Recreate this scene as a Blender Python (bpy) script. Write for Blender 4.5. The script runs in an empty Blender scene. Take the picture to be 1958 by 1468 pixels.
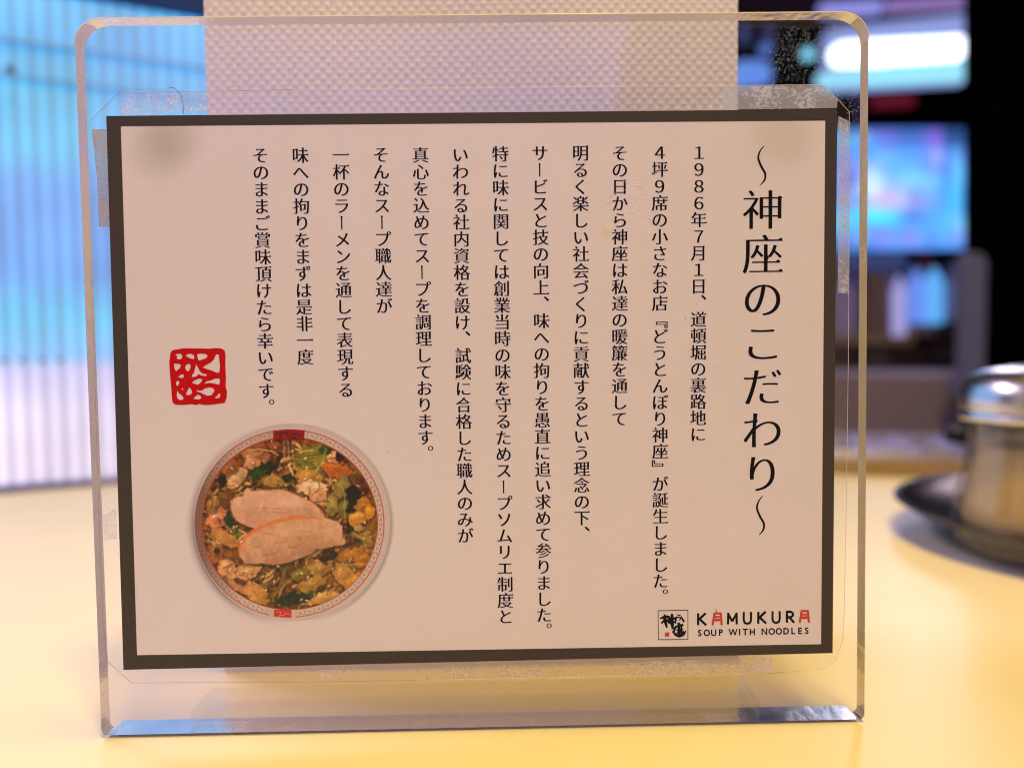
import bpy, bmesh, math, random
import numpy as np
from mathutils import Vector, Matrix
random.seed(7)
R = math.radians
scene = bpy.context.scene
COL = scene.collection

# ------------------------------------------------------------------ camera
F = 1414.0                      # focal length in photo pixels (photo 1958 x 1468)
CX, CY = 979.0, 734.0
def _rot(rx, ry, rz):
    cx, sx, cy, sy, cz, sz = math.cos(rx), math.sin(rx), math.cos(ry), math.sin(ry), math.cos(rz), math.sin(rz)
    return (np.array([[cz,-sz,0],[sz,cz,0],[0,0,1]]) @ np.array([[1,0,0],[0,cx,-sx],[0,sx,cx]])
            @ np.array([[cy,0,sy],[0,1,0],[-sy,0,cy]]))
RC = _rot(0.042546, -0.01323192, -0.01440337)      # plate frame (right, down, away) -> image frame
CAM = np.array([0.00444656, -0.14815228, 0.07707087])
# world (X right, Y away, Z up) -> (right, down, away)
W2P = np.array([[1,0,0],[0,0,-1],[0,1,0]], float)
M = RC @ W2P                                       # world dir -> image frame dir (x right, y down, z forward)
cam = bpy.data.cameras.new('camera'); cam_ob = bpy.data.objects.new('camera', cam); COL.objects.link(cam_ob)
right, down, fwd = M[0], M[1], M[2]
mat = Matrix(((right[0], -down[0], -fwd[0], CAM[0]),
              (right[1], -down[1], -fwd[1], CAM[1]),
              (right[2], -down[2], -fwd[2], CAM[2]), (0,0,0,1)))
cam_ob.matrix_world = mat
cam.sensor_width = 36.0; cam.lens = 36.0 * F / 1958.0
cam.clip_start = 0.01; cam.clip_end = 50
cam.dof.use_dof = True
cam.dof.focus_distance = 0.1482
cam.dof.aperture_fstop = cam.lens / 3.8
scene.camera = cam_ob

# ------------------------------------------------------------------ render, world, lamps
scene.view_settings.view_transform = 'Standard'
scene.view_settings.look = 'None'
scene.view_settings.exposure = 0.0
scene.view_settings.gamma = 1.0
scene.cycles.use_denoising = True
scene.cycles.max_bounces = 10
scene.cycles.filter_width = 1.05
scene.cycles.transparent_max_bounces = 16
scene.cycles.caustics_reflective = True
scene.cycles.caustics_refractive = True
scene.cycles.sample_clamp_indirect = 4.0

world = bpy.data.worlds.new('World'); scene.world = world; world.use_nodes = True
bg = world.node_tree.nodes['Background']
bg.inputs[0].default_value = (0.40, 0.34, 0.60, 1); bg.inputs[1].default_value = 0.02

def area(name, loc, target, size, size_y, color, power, spread=180):
    l = bpy.data.lights.new(name, 'AREA'); l.shape = 'RECTANGLE'; l.size = size; l.size_y = size_y
    l.color = color; l.energy = power; l.spread = R(spread)
    o = bpy.data.objects.new(name, l); COL.objects.link(o); o.location = loc
    o.rotation_euler = (Vector(target) - Vector(loc)).to_track_quat('-Z', 'Y').to_euler()
    return o
# warm pendant lamp above and a little in front of the stand
area('pendant_lamp', (0.08, -0.03, 0.95), (0.02, -0.02, 0), 0.12, 0.12, (1.0, 0.58, 0.04), 4.4)
area('pendant_lamp', (0.10, -0.28, 0.90), (0.02, -0.02, 0), 0.12, 0.12, (1.0, 0.74, 0.16), 6.4)
# daylight from the shop front behind to the right, and an added fill lamp above the left screen
area('daylight_right', (0.85, 0.95, 0.62), (0.15, 0.0, 0), 0.5, 0.35, (0.86, 0.76, 1.0), 4.6)
area('added_fill_left', (-0.42, 0.34, 0.56), (-0.12, 0.0, 0), 0.35, 0.18, (1.0, 0.78, 1.0), 4.3)
# soft light of the room behind the camera
area('room_light', (-0.35, -1.5, 0.9), (0, 0, 0.07), 1.4, 1.0, (0.34, 0.28, 1.0), 8.4)

# ------------------------------------------------------------------ helpers
def pt(x, y, Y):
    """point of the world on the plane Y=const seen at photo pixel (x, y)"""
    d = M.T @ np.array([x - CX, y - CY, F])
    t = (Y - CAM[1]) / d[1]
    p = CAM + d * t
    return (float(p[0]), float(Y), float(p[2]))
def ptz(x, y, Z=0.0):
    d = M.T @ np.array([x - CX, y - CY, F])
    t = (Z - CAM[2]) / d[2]
    p = CAM + d * t
    return (float(p[0]), float(p[1]), float(Z))

def lin(c):
    return tuple((v/255/12.92 if v/255 <= 0.04045 else ((v/255+0.055)/1.055)**2.4) for v in c)

def empty(name, loc=(0,0,0)):
    o = bpy.data.objects.new(name, None); COL.objects.link(o); o.location = loc
    o.empty_display_size = 0.01
    return o
def tag(o, label=None, cat=None, group=None, kind=None):
    if label: o['label'] = label
    if cat: o['category'] = cat
    if group: o['group'] = group
    if kind: o['kind'] = kind
    return o
def link(name, me, m=None, parent=None, smooth=False):
    o = bpy.data.objects.new(name, me); COL.objects.link(o)
    if m is not None and not me.materials: me.materials.append(m)
    if smooth:
        for p in me.polygons: p.use_smooth = True
    if parent is not None:
        o.parent = parent
        o.matrix_parent_inverse = Matrix.Translation(-Vector(parent.location))
    return o
def mesh(name, verts, faces, m=None, parent=None, smooth=False):
    me = bpy.data.meshes.new(name); me.from_pydata([tuple(v) for v in verts], [], faces); me.update()
    return link(name, me, m, parent, smooth)
def from_bm(name, bm, m=None, parent=None, smooth=False):
    me = bpy.data.meshes.new(name); bmesh.ops.recalc_face_normals(bm, faces=bm.faces); bm.to_mesh(me); bm.free()
    return link(name, me, m, parent, smooth)
def box_bm(x0, x1, y0, y1, z0, z1, bevel=0.0, seg=2, bm=None):
    own = bmesh.new()
    bmesh.ops.create_cube(own, size=1)
    for v in own.verts:
        v.co = Vector(((x0+x1)/2 + v.co.x*(x1-x0), (y0+y1)/2 + v.co.y*(y1-y0), (z0+z1)/2 + v.co.z*(z1-z0)))
    if bevel: bmesh.ops.bevel(own, geom=list(own.edges), offset=bevel, segments=seg, affect='EDGES', profile=0.5)
    if bm is None: return own
    tmp = bpy.data.meshes.new('tmp'); own.to_mesh(tmp); own.free(); bm.from_mesh(tmp); bpy.data.meshes.remove(tmp)
    return bm
def box(name, x0, x1, y0, y1, z0, z1, m, parent=None, bevel=0.0, seg=2):
    return from_bm(name, box_bm(x0, x1, y0, y1, z0, z1, bevel, seg), m, parent)
def prism(name, pts, thick, m, parent=None, bevel=0.0):
    """polygon given by 3D points on a plane Y=const, extruded away from the viewer"""
    bm = bmesh.new()
    f = bm.faces.new([bm.verts.new(p) for p in pts])
    r = bmesh.ops.extrude_face_region(bm, geom=[f])
    bmesh.ops.translate(bm, vec=(0, thick, 0), verts=[e for e in r['geom'] if isinstance(e, bmesh.types.BMVert)])
    if bevel: bmesh.ops.bevel(bm, geom=list(bm.edges), offset=bevel, segments=2, affect='EDGES')
    return from_bm(name, bm, m, parent)
def pslab(name, pxs, Y, thick, m, parent=None, bevel=0.0):
    return prism(name, [pt(x, y, Y) for x, y in pxs], thick, m, parent, bevel)
def lathe(name, prof, center, m, parent=None, seg=64, smooth=True, sx=1.0, sy=1.0):
    verts, faces = [], []
    for r, z in prof:
        for k in range(seg):
            a = 2*math.pi*k/seg
            verts.append((center[0]+sx*r*math.cos(a), center[1]+sy*r*math.sin(a), center[2]+z))
    for i in range(len(prof)-1):
        for k in range(seg):
            k2 = (k+1) % seg
            faces.append((i*seg+k, i*seg+k2, (i+1)*seg+k2, (i+1)*seg+k))
    if prof[0][0] > 0 and False: pass
    return mesh(name, verts, faces, m, parent, smooth)
def tube(name, pts, rad, m, parent=None, seg=6):
    verts, faces = [], []
    n = len(pts)
    for i, p in enumerate(pts):
        a = Vector(pts[max(i-1,0)]); b = Vector(pts[min(i+1,n-1)])
        t = (b-a).normalized()
        u = t.cross(Vector((0,1,0.01))).normalized(); w = t.cross(u)
        for k in range(seg):
            an = 2*math.pi*k/seg
            verts.append(Vector(p) + (u*math.cos(an)+w*math.sin(an))*rad)
    for i in range(n-1):
        for k in range(seg):
            faces.append((i*seg+k, i*seg+(k+1)%seg, (i+1)*seg+(k+1)%seg, (i+1)*seg+k))
    faces.append(tuple(range(seg))); faces.append(tuple((n-1)*seg+k for k in range(seg)))
    return mesh(name, verts, faces, m, parent, True)

# ------------------------------------------------------------------ materials
def mat_new(name):
    m = bpy.data.materials.new(name); m.use_nodes = True
    nt = m.node_tree; return m, nt, nt.nodes['Principled BSDF'], nt.nodes['Material Output']
def N(nt, t, **kw):
    n = nt.nodes.new(t)
    for k, v in kw.items():
        if hasattr(n, k): setattr(n, k, v)
    return n
def pbr(name, color, rough=0.5, metal=0.0, spec=0.5, coat=0.0, noise=0.0, nscale=200.0, bump=0.0, bscale=800.0, bdist=0.0002, sub=None):
    m, nt, b, out = mat_new(name)
    b.inputs['Base Color'].default_value = (*color, 1); b.inputs['Roughness'].default_value = rough
    b.inputs['Metallic'].default_value = metal; b.inputs['Specular IOR Level'].default_value = spec
    b.inputs['Coat Weight'].default_value = coat
    tc = N(nt, 'ShaderNodeTexCoord')
    if noise:
        n = N(nt, 'ShaderNodeTexNoise'); n.inputs['Scale'].default_value = nscale; n.inputs['Detail'].default_value = 6
        nt.links.new(tc.outputs['Object'], n.inputs['Vector'])
        mx = N(nt, 'ShaderNodeMix', data_type='RGBA')
        mx.inputs[6].default_value = (*[c*(1-noise) for c in color], 1); mx.inputs[7].default_value = (*[min(1,c*(1+noise)) for c in color], 1)
        nt.links.new(n.outputs['Fac'], mx.inputs[0]); nt.links.new(mx.outputs[2], b.inputs['Base Color'])
    if bump:
        n2 = N(nt, 'ShaderNodeTexNoise'); n2.inputs['Scale'].default_value = bscale; n2.inputs['Detail'].default_value = 4
        nt.links.new(tc.outputs['Object'], n2.inputs['Vector'])
        bp = N(nt, 'ShaderNodeBump'); bp.inputs['Strength'].default_value = bump; bp.inputs['Distance'].default_value = bdist
        nt.links.new(n2.outputs['Fac'], bp.inputs['Height']); nt.links.new(bp.outputs['Normal'], b.inputs['Normal'])
    return m
def emit(name, color, strength):
    m, nt, b, out = mat_new(name)
    b.inputs['Base Color'].default_value = (0.02,0.02,0.02,1)
    b.inputs['Emission Color'].default_value = (*color, 1); b.inputs['Emission Strength'].default_value = strength
    return m
def sheet_clear(name, gloss_rough=0.03, tint=(1,1,1), haze=0.0, haze_col=(0.8,0.8,0.8), speck=0.0, speck_scale=600, bump=0.0, bump_scale=300, fres=1.45):
    """clear sheet: transparent, Fresnel reflection, and a little scattering from scuffs"""
    m, nt, b, out = mat_new(name); nt.nodes.remove(b)
    tr = N(nt, 'ShaderNodeBsdfTransparent'); tr.inputs[0].default_value = (*tint, 1)
    gl = N(nt, 'ShaderNodeBsdfGlossy'); gl.inputs['Roughness'].default_value = gloss_rough
    # Schlick reflectance of a thin clear sheet, the same seen from either side
    gi = N(nt, 'ShaderNodeNewGeometry'); dt = N(nt, 'ShaderNodeVectorMath', operation='DOT_PRODUCT')
    nt.links.new(gi.outputs['Incoming'], dt.inputs[0]); nt.links.new(gi.outputs['Normal'], dt.inputs[1])
    ab = N(nt, 'ShaderNodeMath', operation='ABSOLUTE'); nt.links.new(dt.outputs['Value'], ab.inputs[0])
    om = N(nt, 'ShaderNodeMath', operation='SUBTRACT'); om.inputs[0].default_value = 1.0; nt.links.new(ab.outputs[0], om.inputs[1])
    pw_ = N(nt, 'ShaderNodeMath', operation='POWER'); pw_.inputs[1].default_value = 5.0; nt.links.new(om.outputs[0], pw_.inputs[0])
    fr = N(nt, 'ShaderNodeMath', operation='MULTIPLY_ADD'); f0 = ((fres-1)/(fres+1))**2
    fr.inputs[1].default_value = 1-f0; fr.inputs[2].default_value = f0; nt.links.new(pw_.outputs[0], fr.inputs[0])
    mx = N(nt, 'ShaderNodeMixShader'); nt.links.new(fr.outputs[0], mx.inputs[0]); nt.links.new(tr.outputs[0], mx.inputs[1]); nt.links.new(gl.outputs[0], mx.inputs[2])
    last = mx
    tc = N(nt, 'ShaderNodeTexCoord')
    if haze or speck:
        df = N(nt, 'ShaderNodeBsdfDiffuse'); df.inputs[0].default_value = (*haze_col, 1)
        tl = N(nt, 'ShaderNodeBsdfTranslucent'); tl.inputs[0].default_value = (*haze_col, 1)
        dm = N(nt, 'ShaderNodeMixShader'); dm.inputs[0].default_value = 0.6
        nt.links.new(df.outputs[0], dm.inputs[1]); nt.links.new(tl.outputs[0], dm.inputs[2])
        m2 = N(nt, 'ShaderNodeMixShader')
        nt.links.new(mx.outputs[0], m2.inputs[1]); nt.links.new(dm.outputs[0], m2.inputs[2])
        if speck:
            n = N(nt, 'ShaderNodeTexNoise'); n.inputs['Scale'].default_value = speck_scale; n.inputs['Detail'].default_value = 3; n.inputs['Distortion'].default_value = 1.0
            nt.links.new(tc.outputs['Object'], n.inputs['Vector'])
            n3 = N(nt, 'ShaderNodeTexNoise'); n3.inputs['Scale'].default_value = speck_scale/9
            nt.links.new(tc.outputs['Object'], n3.inputs['Vector'])
            mm = N(nt, 'ShaderNodeMath', operation='MULTIPLY'); nt.links.new(n.outputs['Fac'], mm.inputs[0]); nt.links.new(n3.outputs['Fac'], mm.inputs[1])
            mr = N(nt, 'ShaderNodeMapRange'); mr.inputs['From Min'].default_value = 0.26; mr.inputs['From Max'].default_value = 0.36
            mr.inputs['To Min'].default_value = haze; mr.inputs['To Max'].default_value = speck
            nt.links.new(mm.outputs[0], mr.inputs['Value']); nt.links.new(mr.outputs[0], m2.inputs[0])
        else:
            m2.inputs[0].default_value = haze
        last = m2
    if bump:
        n2 = N(nt, 'ShaderNodeTexNoise'); n2.inputs['Scale'].default_value = bump_scale
        nt.links.new(tc.outputs['Object'], n2.inputs['Vector'])
        bp = N(nt, 'ShaderNodeBump'); bp.inputs['Strength'].default_value = bump; bp.inputs['Distance'].default_value = 0.0005
        nt.links.new(n2.outputs['Fac'], bp.inputs['Height']); nt.links.new(bp.outputs['Normal'], gl.inputs['Normal'])
    nt.links.new(last.outputs[0], out.inputs['Surface'])
    return m

M_table = pbr('cream_laminate', (0.80, 0.75, 0.59), rough=0.36, spec=0.55, noise=0.04, nscale=25, bump=0.05, bscale=900)
M_plate = sheet_clear('clear_acrylic', 0.02, (0.985, 0.985, 0.99), haze=0.004, haze_col=(0.85,0.85,0.9))
M_base = sheet_clear('clear_acrylic_foot', 0.05, (0.98, 0.98, 0.97), haze=0.0, fres=1.45)
def edge_mat(name, bstr):
    """polished inner faces of the acrylic edge: mirror-like with saw and polish marks"""
    m, nt, b, out = mat_new(name)
    b.inputs['Base Color'].default_value = (0.86, 0.84, 0.82, 1); b.inputs['Metallic'].default_value = 1.0; b.inputs['Roughness'].default_value = 0.16
    tc = N(nt, 'ShaderNodeTexCoord')
    w = N(nt, 'ShaderNodeTexNoise'); w.inputs['Scale'].default_value = 260; w.inputs['Detail'].default_value = 4
    mp = N(nt, 'ShaderNodeMapping'); mp.inputs['Scale'].default_value = (0.7, 0.35, 0.9)
    nt.links.new(tc.outputs['Object'], mp.inputs[0]); nt.links.new(mp.outputs[0], w.inputs['Vector'])
    bp = N(nt, 'ShaderNodeBump'); bp.inputs['Strength'].default_value = bstr; bp.inputs['Distance'].default_value = 0.0008
    nt.links.new(w.outputs['Fac'], bp.inputs['Height']); nt.links.new(bp.outputs['Normal'], b.inputs['Normal'])
    r = N(nt, 'ShaderNodeMapRange'); r.inputs['To Min'].default_value = 0.05; r.inputs['To Max'].default_value = 0.4
    nt.links.new(w.outputs['Fac'], r.inputs['Value']); nt.links.new(r.outputs[0], b.inputs['Roughness'])
    return m
M_edge = edge_mat('polished_acrylic_edge', 0.7)
M_foot_edge = edge_mat('polished_foot_edge', 0.28)
PAPER = (0.81, 0.785, 0.88)
M_ink = pbr('black_ink', (0.006, 0.005, 0.008), rough=0.5, spec=0.15)
M_red = pbr('red_ink', (0.58, 0.004, 0.008), rough=0.5, spec=0.15)
M_redlogo = pbr('red_logo_ink', (0.62, 0.045, 0.03), rough=0.35)
def paper_mat():
    m, nt, b, out = mat_new('laminated_paper')
    tc = N(nt, 'ShaderNodeTexCoord'); geo = N(nt, 'ShaderNodeNewGeometry')
    n = N(nt, 'ShaderNodeTexNoise'); n.inputs['Scale'].default_value = 90; n.inputs['Detail'].default_value = 8
    nt.links.new(geo.outputs['Position'], n.inputs['Vector'])
    mx = N(nt, 'ShaderNodeMix', data_type='RGBA')
    mx.inputs[6].default_value = (*[c*0.965 for c in PAPER], 1); mx.inputs[7].default_value = (*[c*1.02 for c in PAPER], 1)
    nt.links.new(n.outputs['Fac'], mx.inputs[0])
    last = mx.outputs[2]
    # old glue spots that show through the paper at its upper corners, and a faint yellow spot
    for (px, py, rr, col) in ((302, 288, 0.0072, (0.84,0.84,0.78)), (1495, 262, 0.008, (0.87,0.87,0.82)), (1158, 447, 0.0012, (1.0,0.9,0.62)), (330, 262, 0.007, (0.84,0.84,0.78))):
        p = pt(px, py, -0.0009)
        d = N(nt, 'ShaderNodeVectorMath', operation='DISTANCE'); d.inputs[1].default_value = p
        nt.links.new(geo.outputs['Position'], d.inputs[0])
        mr = N(nt, 'ShaderNodeMapRange'); mr.interpolation_type = 'SMOOTHSTEP'
        mr.inputs['From Min'].default_value = rr*0.25; mr.inputs['From Max'].default_value = rr*1.15
        mr.inputs['To Min'].default_value = 1; mr.inputs['To Max'].default_value = 0
        nt.links.new(d.outputs['Value'], mr.inputs['Value'])
        mm = N(nt, 'ShaderNodeMix', data_type='RGBA', blend_type='MULTIPLY'); mm.inputs[7].default_value = (*col, 1)
        nt.links.new(mr.outputs[0], mm.inputs[0]); nt.links.new(last, mm.inputs[6]); last = mm.outputs[2]
    nt.links.new(last, b.inputs['Base Color'])
    b.inputs['Roughness'].default_value = 0.30; b.inputs['Specular IOR Level'].default_value = 0.35
    b1 = N(nt, 'ShaderNodeTexNoise'); b1.inputs['Scale'].default_value = 35; b1.inputs['Detail'].default_value = 3
    nt.links.new(geo.outputs['Position'], b1.inputs['Vector'])
    bp = N(nt, 'ShaderNodeBump'); bp.inputs['Strength'].default_value = 0.15; bp.inputs['Distance'].default_value = 0.0006
    nt.links.new(b1.outputs['Fac'], bp.inputs['Height']); nt.links.new(bp.outputs['Normal'], b.inputs['Normal'])
    return m
M_paper = paper_mat()
def hatch_mat():
    m, nt, b, out = mat_new('hatched_border_ink')
    geo = N(nt, 'ShaderNodeNewGeometry'); sep = N(nt, 'ShaderNodeSeparateXYZ'); nt.links.new(geo.outputs['Position'], sep.inputs[0])
    a = N(nt, 'ShaderNodeMath', operation='MULTIPLY'); a.inputs[1].default_value = 0.58; nt.links.new(sep.outputs['X'], a.inputs[0])
    s = N(nt, 'ShaderNodeMath', operation='SUBTRACT'); nt.links.new(a.outputs[0], s.inputs[0]); nt.links.new(sep.outputs['Z'], s.inputs[1])
    k = N(nt, 'ShaderNodeMath', operation='MULTIPLY'); k.inputs[1].default_value = 2*math.pi/0.00036; nt.links.new(s.outputs[0], k.inputs[0])
    sn = N(nt, 'ShaderNodeMath', operation='SINE'); nt.links.new(k.outputs[0], sn.inputs[0])
    mr = N(nt, 'ShaderNodeMapRange'); mr.inputs['From Min'].default_value = 0.25; mr.inputs['From Max'].default_value = 0.95
    nt.links.new(sn.outputs[0], mr.inputs['Value'])
    mx = N(nt, 'ShaderNodeMix', data_type='RGBA'); mx.inputs[6].default_value = (0.040,0.034,0.034,1); mx.inputs[7].default_value = (0.135,0.122,0.115,1)
    nt.links.new(mr.outputs[0], mx.inputs[0]); nt.links.new(mx.outputs[2], b.inputs['Base Color'])
    b.inputs['Roughness'].default_value = 0.45; b.inputs['Specular IOR Level'].default_value = 0.12
    return m
M_hatch = hatch_mat()
def vcol_mat(name, rough=0.32, emission=0.0):
    m, nt, b, out = mat_new(name)
    a = N(nt, 'ShaderNodeVertexColor'); a.layer_name = 'print'
    if emission:
        b.inputs['Base Color'].default_value = (0.01,0.01,0.01,1)
        nt.links.new(a.outputs[0], b.inputs['Emission Color']); b.inputs['Emission Strength'].default_value = emission
    else:
        nt.links.new(a.outputs[0], b.inputs['Base Color'])
    b.inputs['Roughness'].default_value = rough
    return m
M_bowl = vcol_mat('printed_food_photo')
M_screen = vcol_mat('lit_display', 0.3, 1.0)
M_film = sheet_clear('laminating_film', 0.10, (0.985,0.98,0.985), haze=0.03, haze_col=(0.85,0.82,0.85), bump=0.4, bump_scale=500)
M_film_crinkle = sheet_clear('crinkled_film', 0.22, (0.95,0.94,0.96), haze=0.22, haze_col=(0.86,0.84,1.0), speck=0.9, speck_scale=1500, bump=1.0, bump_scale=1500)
M_film_glare = sheet_clear('glare_haze_margin', 0.3, (1,1,1), haze=0.18, haze_col=(0.95,0.93,1.0), speck=0.6, speck_scale=500)  # pale haze stands in for glare on the film margin
M_film_bright = sheet_clear('lit_crinkled_film', 0.25, (0.9,0.92,1.0), haze=0.50, haze_col=(0.78,0.84,1.0), speck=0.95, speck_scale=1300, bump=1.0, bump_scale=1500)  # brighter crinkled film, refracted light put into its haze colour
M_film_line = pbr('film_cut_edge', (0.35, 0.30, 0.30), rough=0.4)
M_film_line_l = pbr('film_lit_edge', (0.85, 0.78, 0.76), rough=0.3)  # pale copy of the edge colour, paints its lit runs
M_tape = sheet_clear('aged_tape', 0.2, (0.75,0.68,0.6), haze=0.42, haze_col=(0.62,0.50,0.40), speck=0.85, speck_scale=900)
M_napkin = pbr('embossed_tissue', (0.82, 0.80, 0.88), rough=0.75, spec=0.25, noise=0.03, nscale=400)
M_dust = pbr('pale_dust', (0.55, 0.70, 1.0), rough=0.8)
M_darkspeck = pbr('dark_speck', (0.05, 0.035, 0.03), rough=0.8)
M_steel = pbr('brushed_steel', (0.70, 0.70, 0.74), rough=0.27, metal=1.0, bump=0.25, bscale=180, bdist=0.0004)
M_steel_dark = pbr('worn_steel_tray', (0.085, 0.062, 0.048), rough=0.22, metal=1.0, noise=0.15, nscale=40)
M_spoon = pbr('dull_spoon_steel', (0.30, 0.29, 0.33), rough=0.5, metal=1.0)
M_wood = pbr('brown_wood_edging', (0.30, 0.20, 0.085), rough=0.5, noise=0.2, nscale=60)
M_black = pbr('matt_black_panel', (0.0015, 0.0015, 0.002), rough=0.9, spec=0.0)
M_mauve = pbr('mauve_grey_counter', (0.30, 0.24, 0.30), rough=0.6)
M_greypost = pbr('grey_painted_post', (0.19, 0.21, 0.40), rough=0.5)
M_rib = pbr('blue_plastic_rib', (0.07, 0.08, 0.42), rough=0.35)
M_rail = pbr('blue_grey_rail', (0.20, 0.45, 1.0), rough=0.5)
M_bolt = pbr('dark_bolt', (0.03, 0.035, 0.08), rough=0.5)
M_bluegrey = pbr('blue_grey_panel', (0.02, 0.05, 0.26), rough=0.8, spec=0.0)

# ------------------------------------------------------------------ setting: table, back wall
TBL_Y = 0.272
tb = empty('table', (0, 0.05, -0.03))
tag(tb, 'pale cream laminate tabletop under the acrylic sign stand', 'table')
box('tabletop', -0.75, 0.75, -0.45, 0.36, -0.03, 0.0, M_table, tb, 0.0015)
wl = box('wall', -3.0, 4.5, 2.6, 2.65, -1.0, 3.0, M_black); tag(wl, kind='structure')

# wooden ledge along the far edge of the table, seen low at the right
lg = empty('wooden_ledge', pt(1800, 905, 0.283)); tag(lg, 'low brown wooden ledge along the far edge of the tabletop', 'ledge')
zb = 0.0
def ledge():
    a = ptz(1560, 905, 0.0); b = ptz(2300, 935, 0.0)
    a2 = Vector((a[0], a[1], 0)); b2 = Vector((b[0], b[1], 0)); d = (b2-a2).normalized(); n = Vector((-d.y, d.x, 0))
    bm = bmesh.new()
    base = [a2 - d*0.35, b2, b2 + n*0.06, a2 - d*0.35 + n*0.06]
    f = bm.faces.new([bm.verts.new((p.x, p.y, 0.0005)) for p in base])
    r = bmesh.ops.extrude_face_region(bm, geom=[f]); bmesh.ops.translate(bm, vec=(0,0,0.0085), verts=[e for e in r['geom'] if isinstance(e, bmesh.types.BMVert)])
    bmesh.ops.bevel(bm, geom=list(bm.edges), offset=0.001, segments=2, affect='EDGES')
    from_bm('board', bm, M_wood, lg)
    return a2, d, n
L0, LD, LN = ledge()

# ------------------------------------------------------------------ sign stand
H = 0.14264; HW = 0.0780; T = 0.0034; ZB = 0.0006
ZT = ZB + H
st = empty('sign_stand', (0, 0.002, 0)); tag(st, 'clear acrylic sign stand with rounded top corners holding the laminated menu card', 'sign stand')
def outline(rt=0.0052, rb=0.0012, inset=0.0, n=10):
    pts = []
    def arc(cx, cz, r, a0, a1):
        for i in range(n+1):
            a = R(a0 + (a1-a0)*i/n); pts.append((cx + r*math.cos(a), cz + r*math.sin(a)))
    arc(HW-inset-rt, ZT-inset-rt, rt, 0, 90); arc(-HW+inset+rt, ZT-inset-rt, rt, 90, 180)
    arc(-HW+inset+rb, ZB+inset+rb, rb, 180, 270); arc(HW-inset-rb, ZB+inset+rb, rb, 270, 360)
    return pts
ol = outline()
OL_AREA = [(x, z) for x, z in ol]
mesh('front_face', [(x, 0.0, z) for x, z in ol], [tuple(range(len(ol)))], M_plate, st)
# edge band, split so the long runs and the corners read apart
ne = len(ol)
v = [(x, 0.0001, z) for x, z in ol] + [(x, T, z) for x, z in ol]
fe = [(i, (i+1) % ne, ne+(i+1) % ne, ne+i) for i in range(ne)]
bottom_ids = [i for i in range(ne) if ol[i][1] < ZB+0.0001 and ol[(i+1) % ne][1] < ZB+0.0001]
mesh('polished_edge', v, [f for i, f in enumerate(fe) if i not in bottom_ids], M_edge, st, False)
mesh('rear_face', [(x, T, z) for x, z in ol], [tuple(range(ne))[::-1]], M_plate, st)
# foot: the sheet turns back along the table
foot_mir = mesh('foot_edge', [(-HW+0.0012, 0.0002, ZB), (HW-0.0012, 0.0002, ZB), (HW-0.0012, 0.0062, ZB), (-HW+0.0012, 0.0062, ZB)], [(0,1,2,3)], M_foot_edge, st)
fl_, fr_, fb_ = ptz(342, 1390, 0.003), ptz(1472, 1366, 0.003), ptz(399, 1318, 0.003)
bmf = box_bm(fl_[0], fr_[0], T+0.0003, fb_[1], ZB+0.0001, ZB+0.0030, 0.0003, 1)
from_bm('foot_plate', bmf, M_base, st)
# thin chamfers where the cut edge meets the faces, edge light painted in pale
tube('edge_bevel', [(x, -0.0001, z) for x, z in ol[:2*11]], 0.00010, M_film_line_l, st, 5)
# scuffs and dust on the plate, thickest at the upper right corner
def flecks(name, n, sampler, Y, smin, smax, m, parent):
    vs, fs = [], []
    for _ in range(n):
        x, z = sampler(); s = random.uniform(smin, smax); a = random.uniform(0, math.pi); e = random.uniform(0.3, 1.0)
        b = len(vs)
        for k in range(5):
            t = a + k*2*math.pi/5
            lx, lz = s*math.cos(k*2*math.pi/5), s*e*math.sin(k*2*math.pi/5)
            vs.append((x + lx*math.cos(a)-lz*math.sin(a), Y, z + lx*math.sin(a)+lz*math.cos(a)))
        fs.append(tuple(range(b, b+5)))
    o = mesh(name, vs, fs, m, parent); o['kind'] = 'stuff'; return o
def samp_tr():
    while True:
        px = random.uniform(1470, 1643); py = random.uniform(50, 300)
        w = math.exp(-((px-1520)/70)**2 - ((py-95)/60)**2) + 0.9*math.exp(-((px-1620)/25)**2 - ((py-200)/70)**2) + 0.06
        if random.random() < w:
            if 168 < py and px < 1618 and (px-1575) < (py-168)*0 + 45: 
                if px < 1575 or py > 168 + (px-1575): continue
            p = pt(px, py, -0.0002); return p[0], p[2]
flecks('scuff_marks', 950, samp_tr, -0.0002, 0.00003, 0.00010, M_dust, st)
def samp_tl():
    p = pt(random.gauss(275, 45), random.gauss(85, 22), -0.0002); return p[0], p[2]
flecks('dust_specks', 90, samp_tl, -0.00021, 0.00002, 0.00006, M_darkspeck, st)
def samp_rt():
    p = pt(random.gauss(1634, 5), random.uniform(950, 1360), -0.0002); return p[0], p[2]
flecks('grime_specks', 40, samp_rt, -0.00022, 0.00002, 0.00006, M_tape, st)
def samp_bt():
    p = pt(random.uniform(250, 1500), 1384 + random.gauss(0, 3) - 0.018*(0), -0.0002)
    x, z = p[0], p[2]
    return x, ZB + 0.0026 + abs(random.gauss(0, 0.0003))
flecks('grit_specks', 60, samp_bt, -0.00021, 0.00002, 0.00011, M_darkspeck, st)

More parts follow.
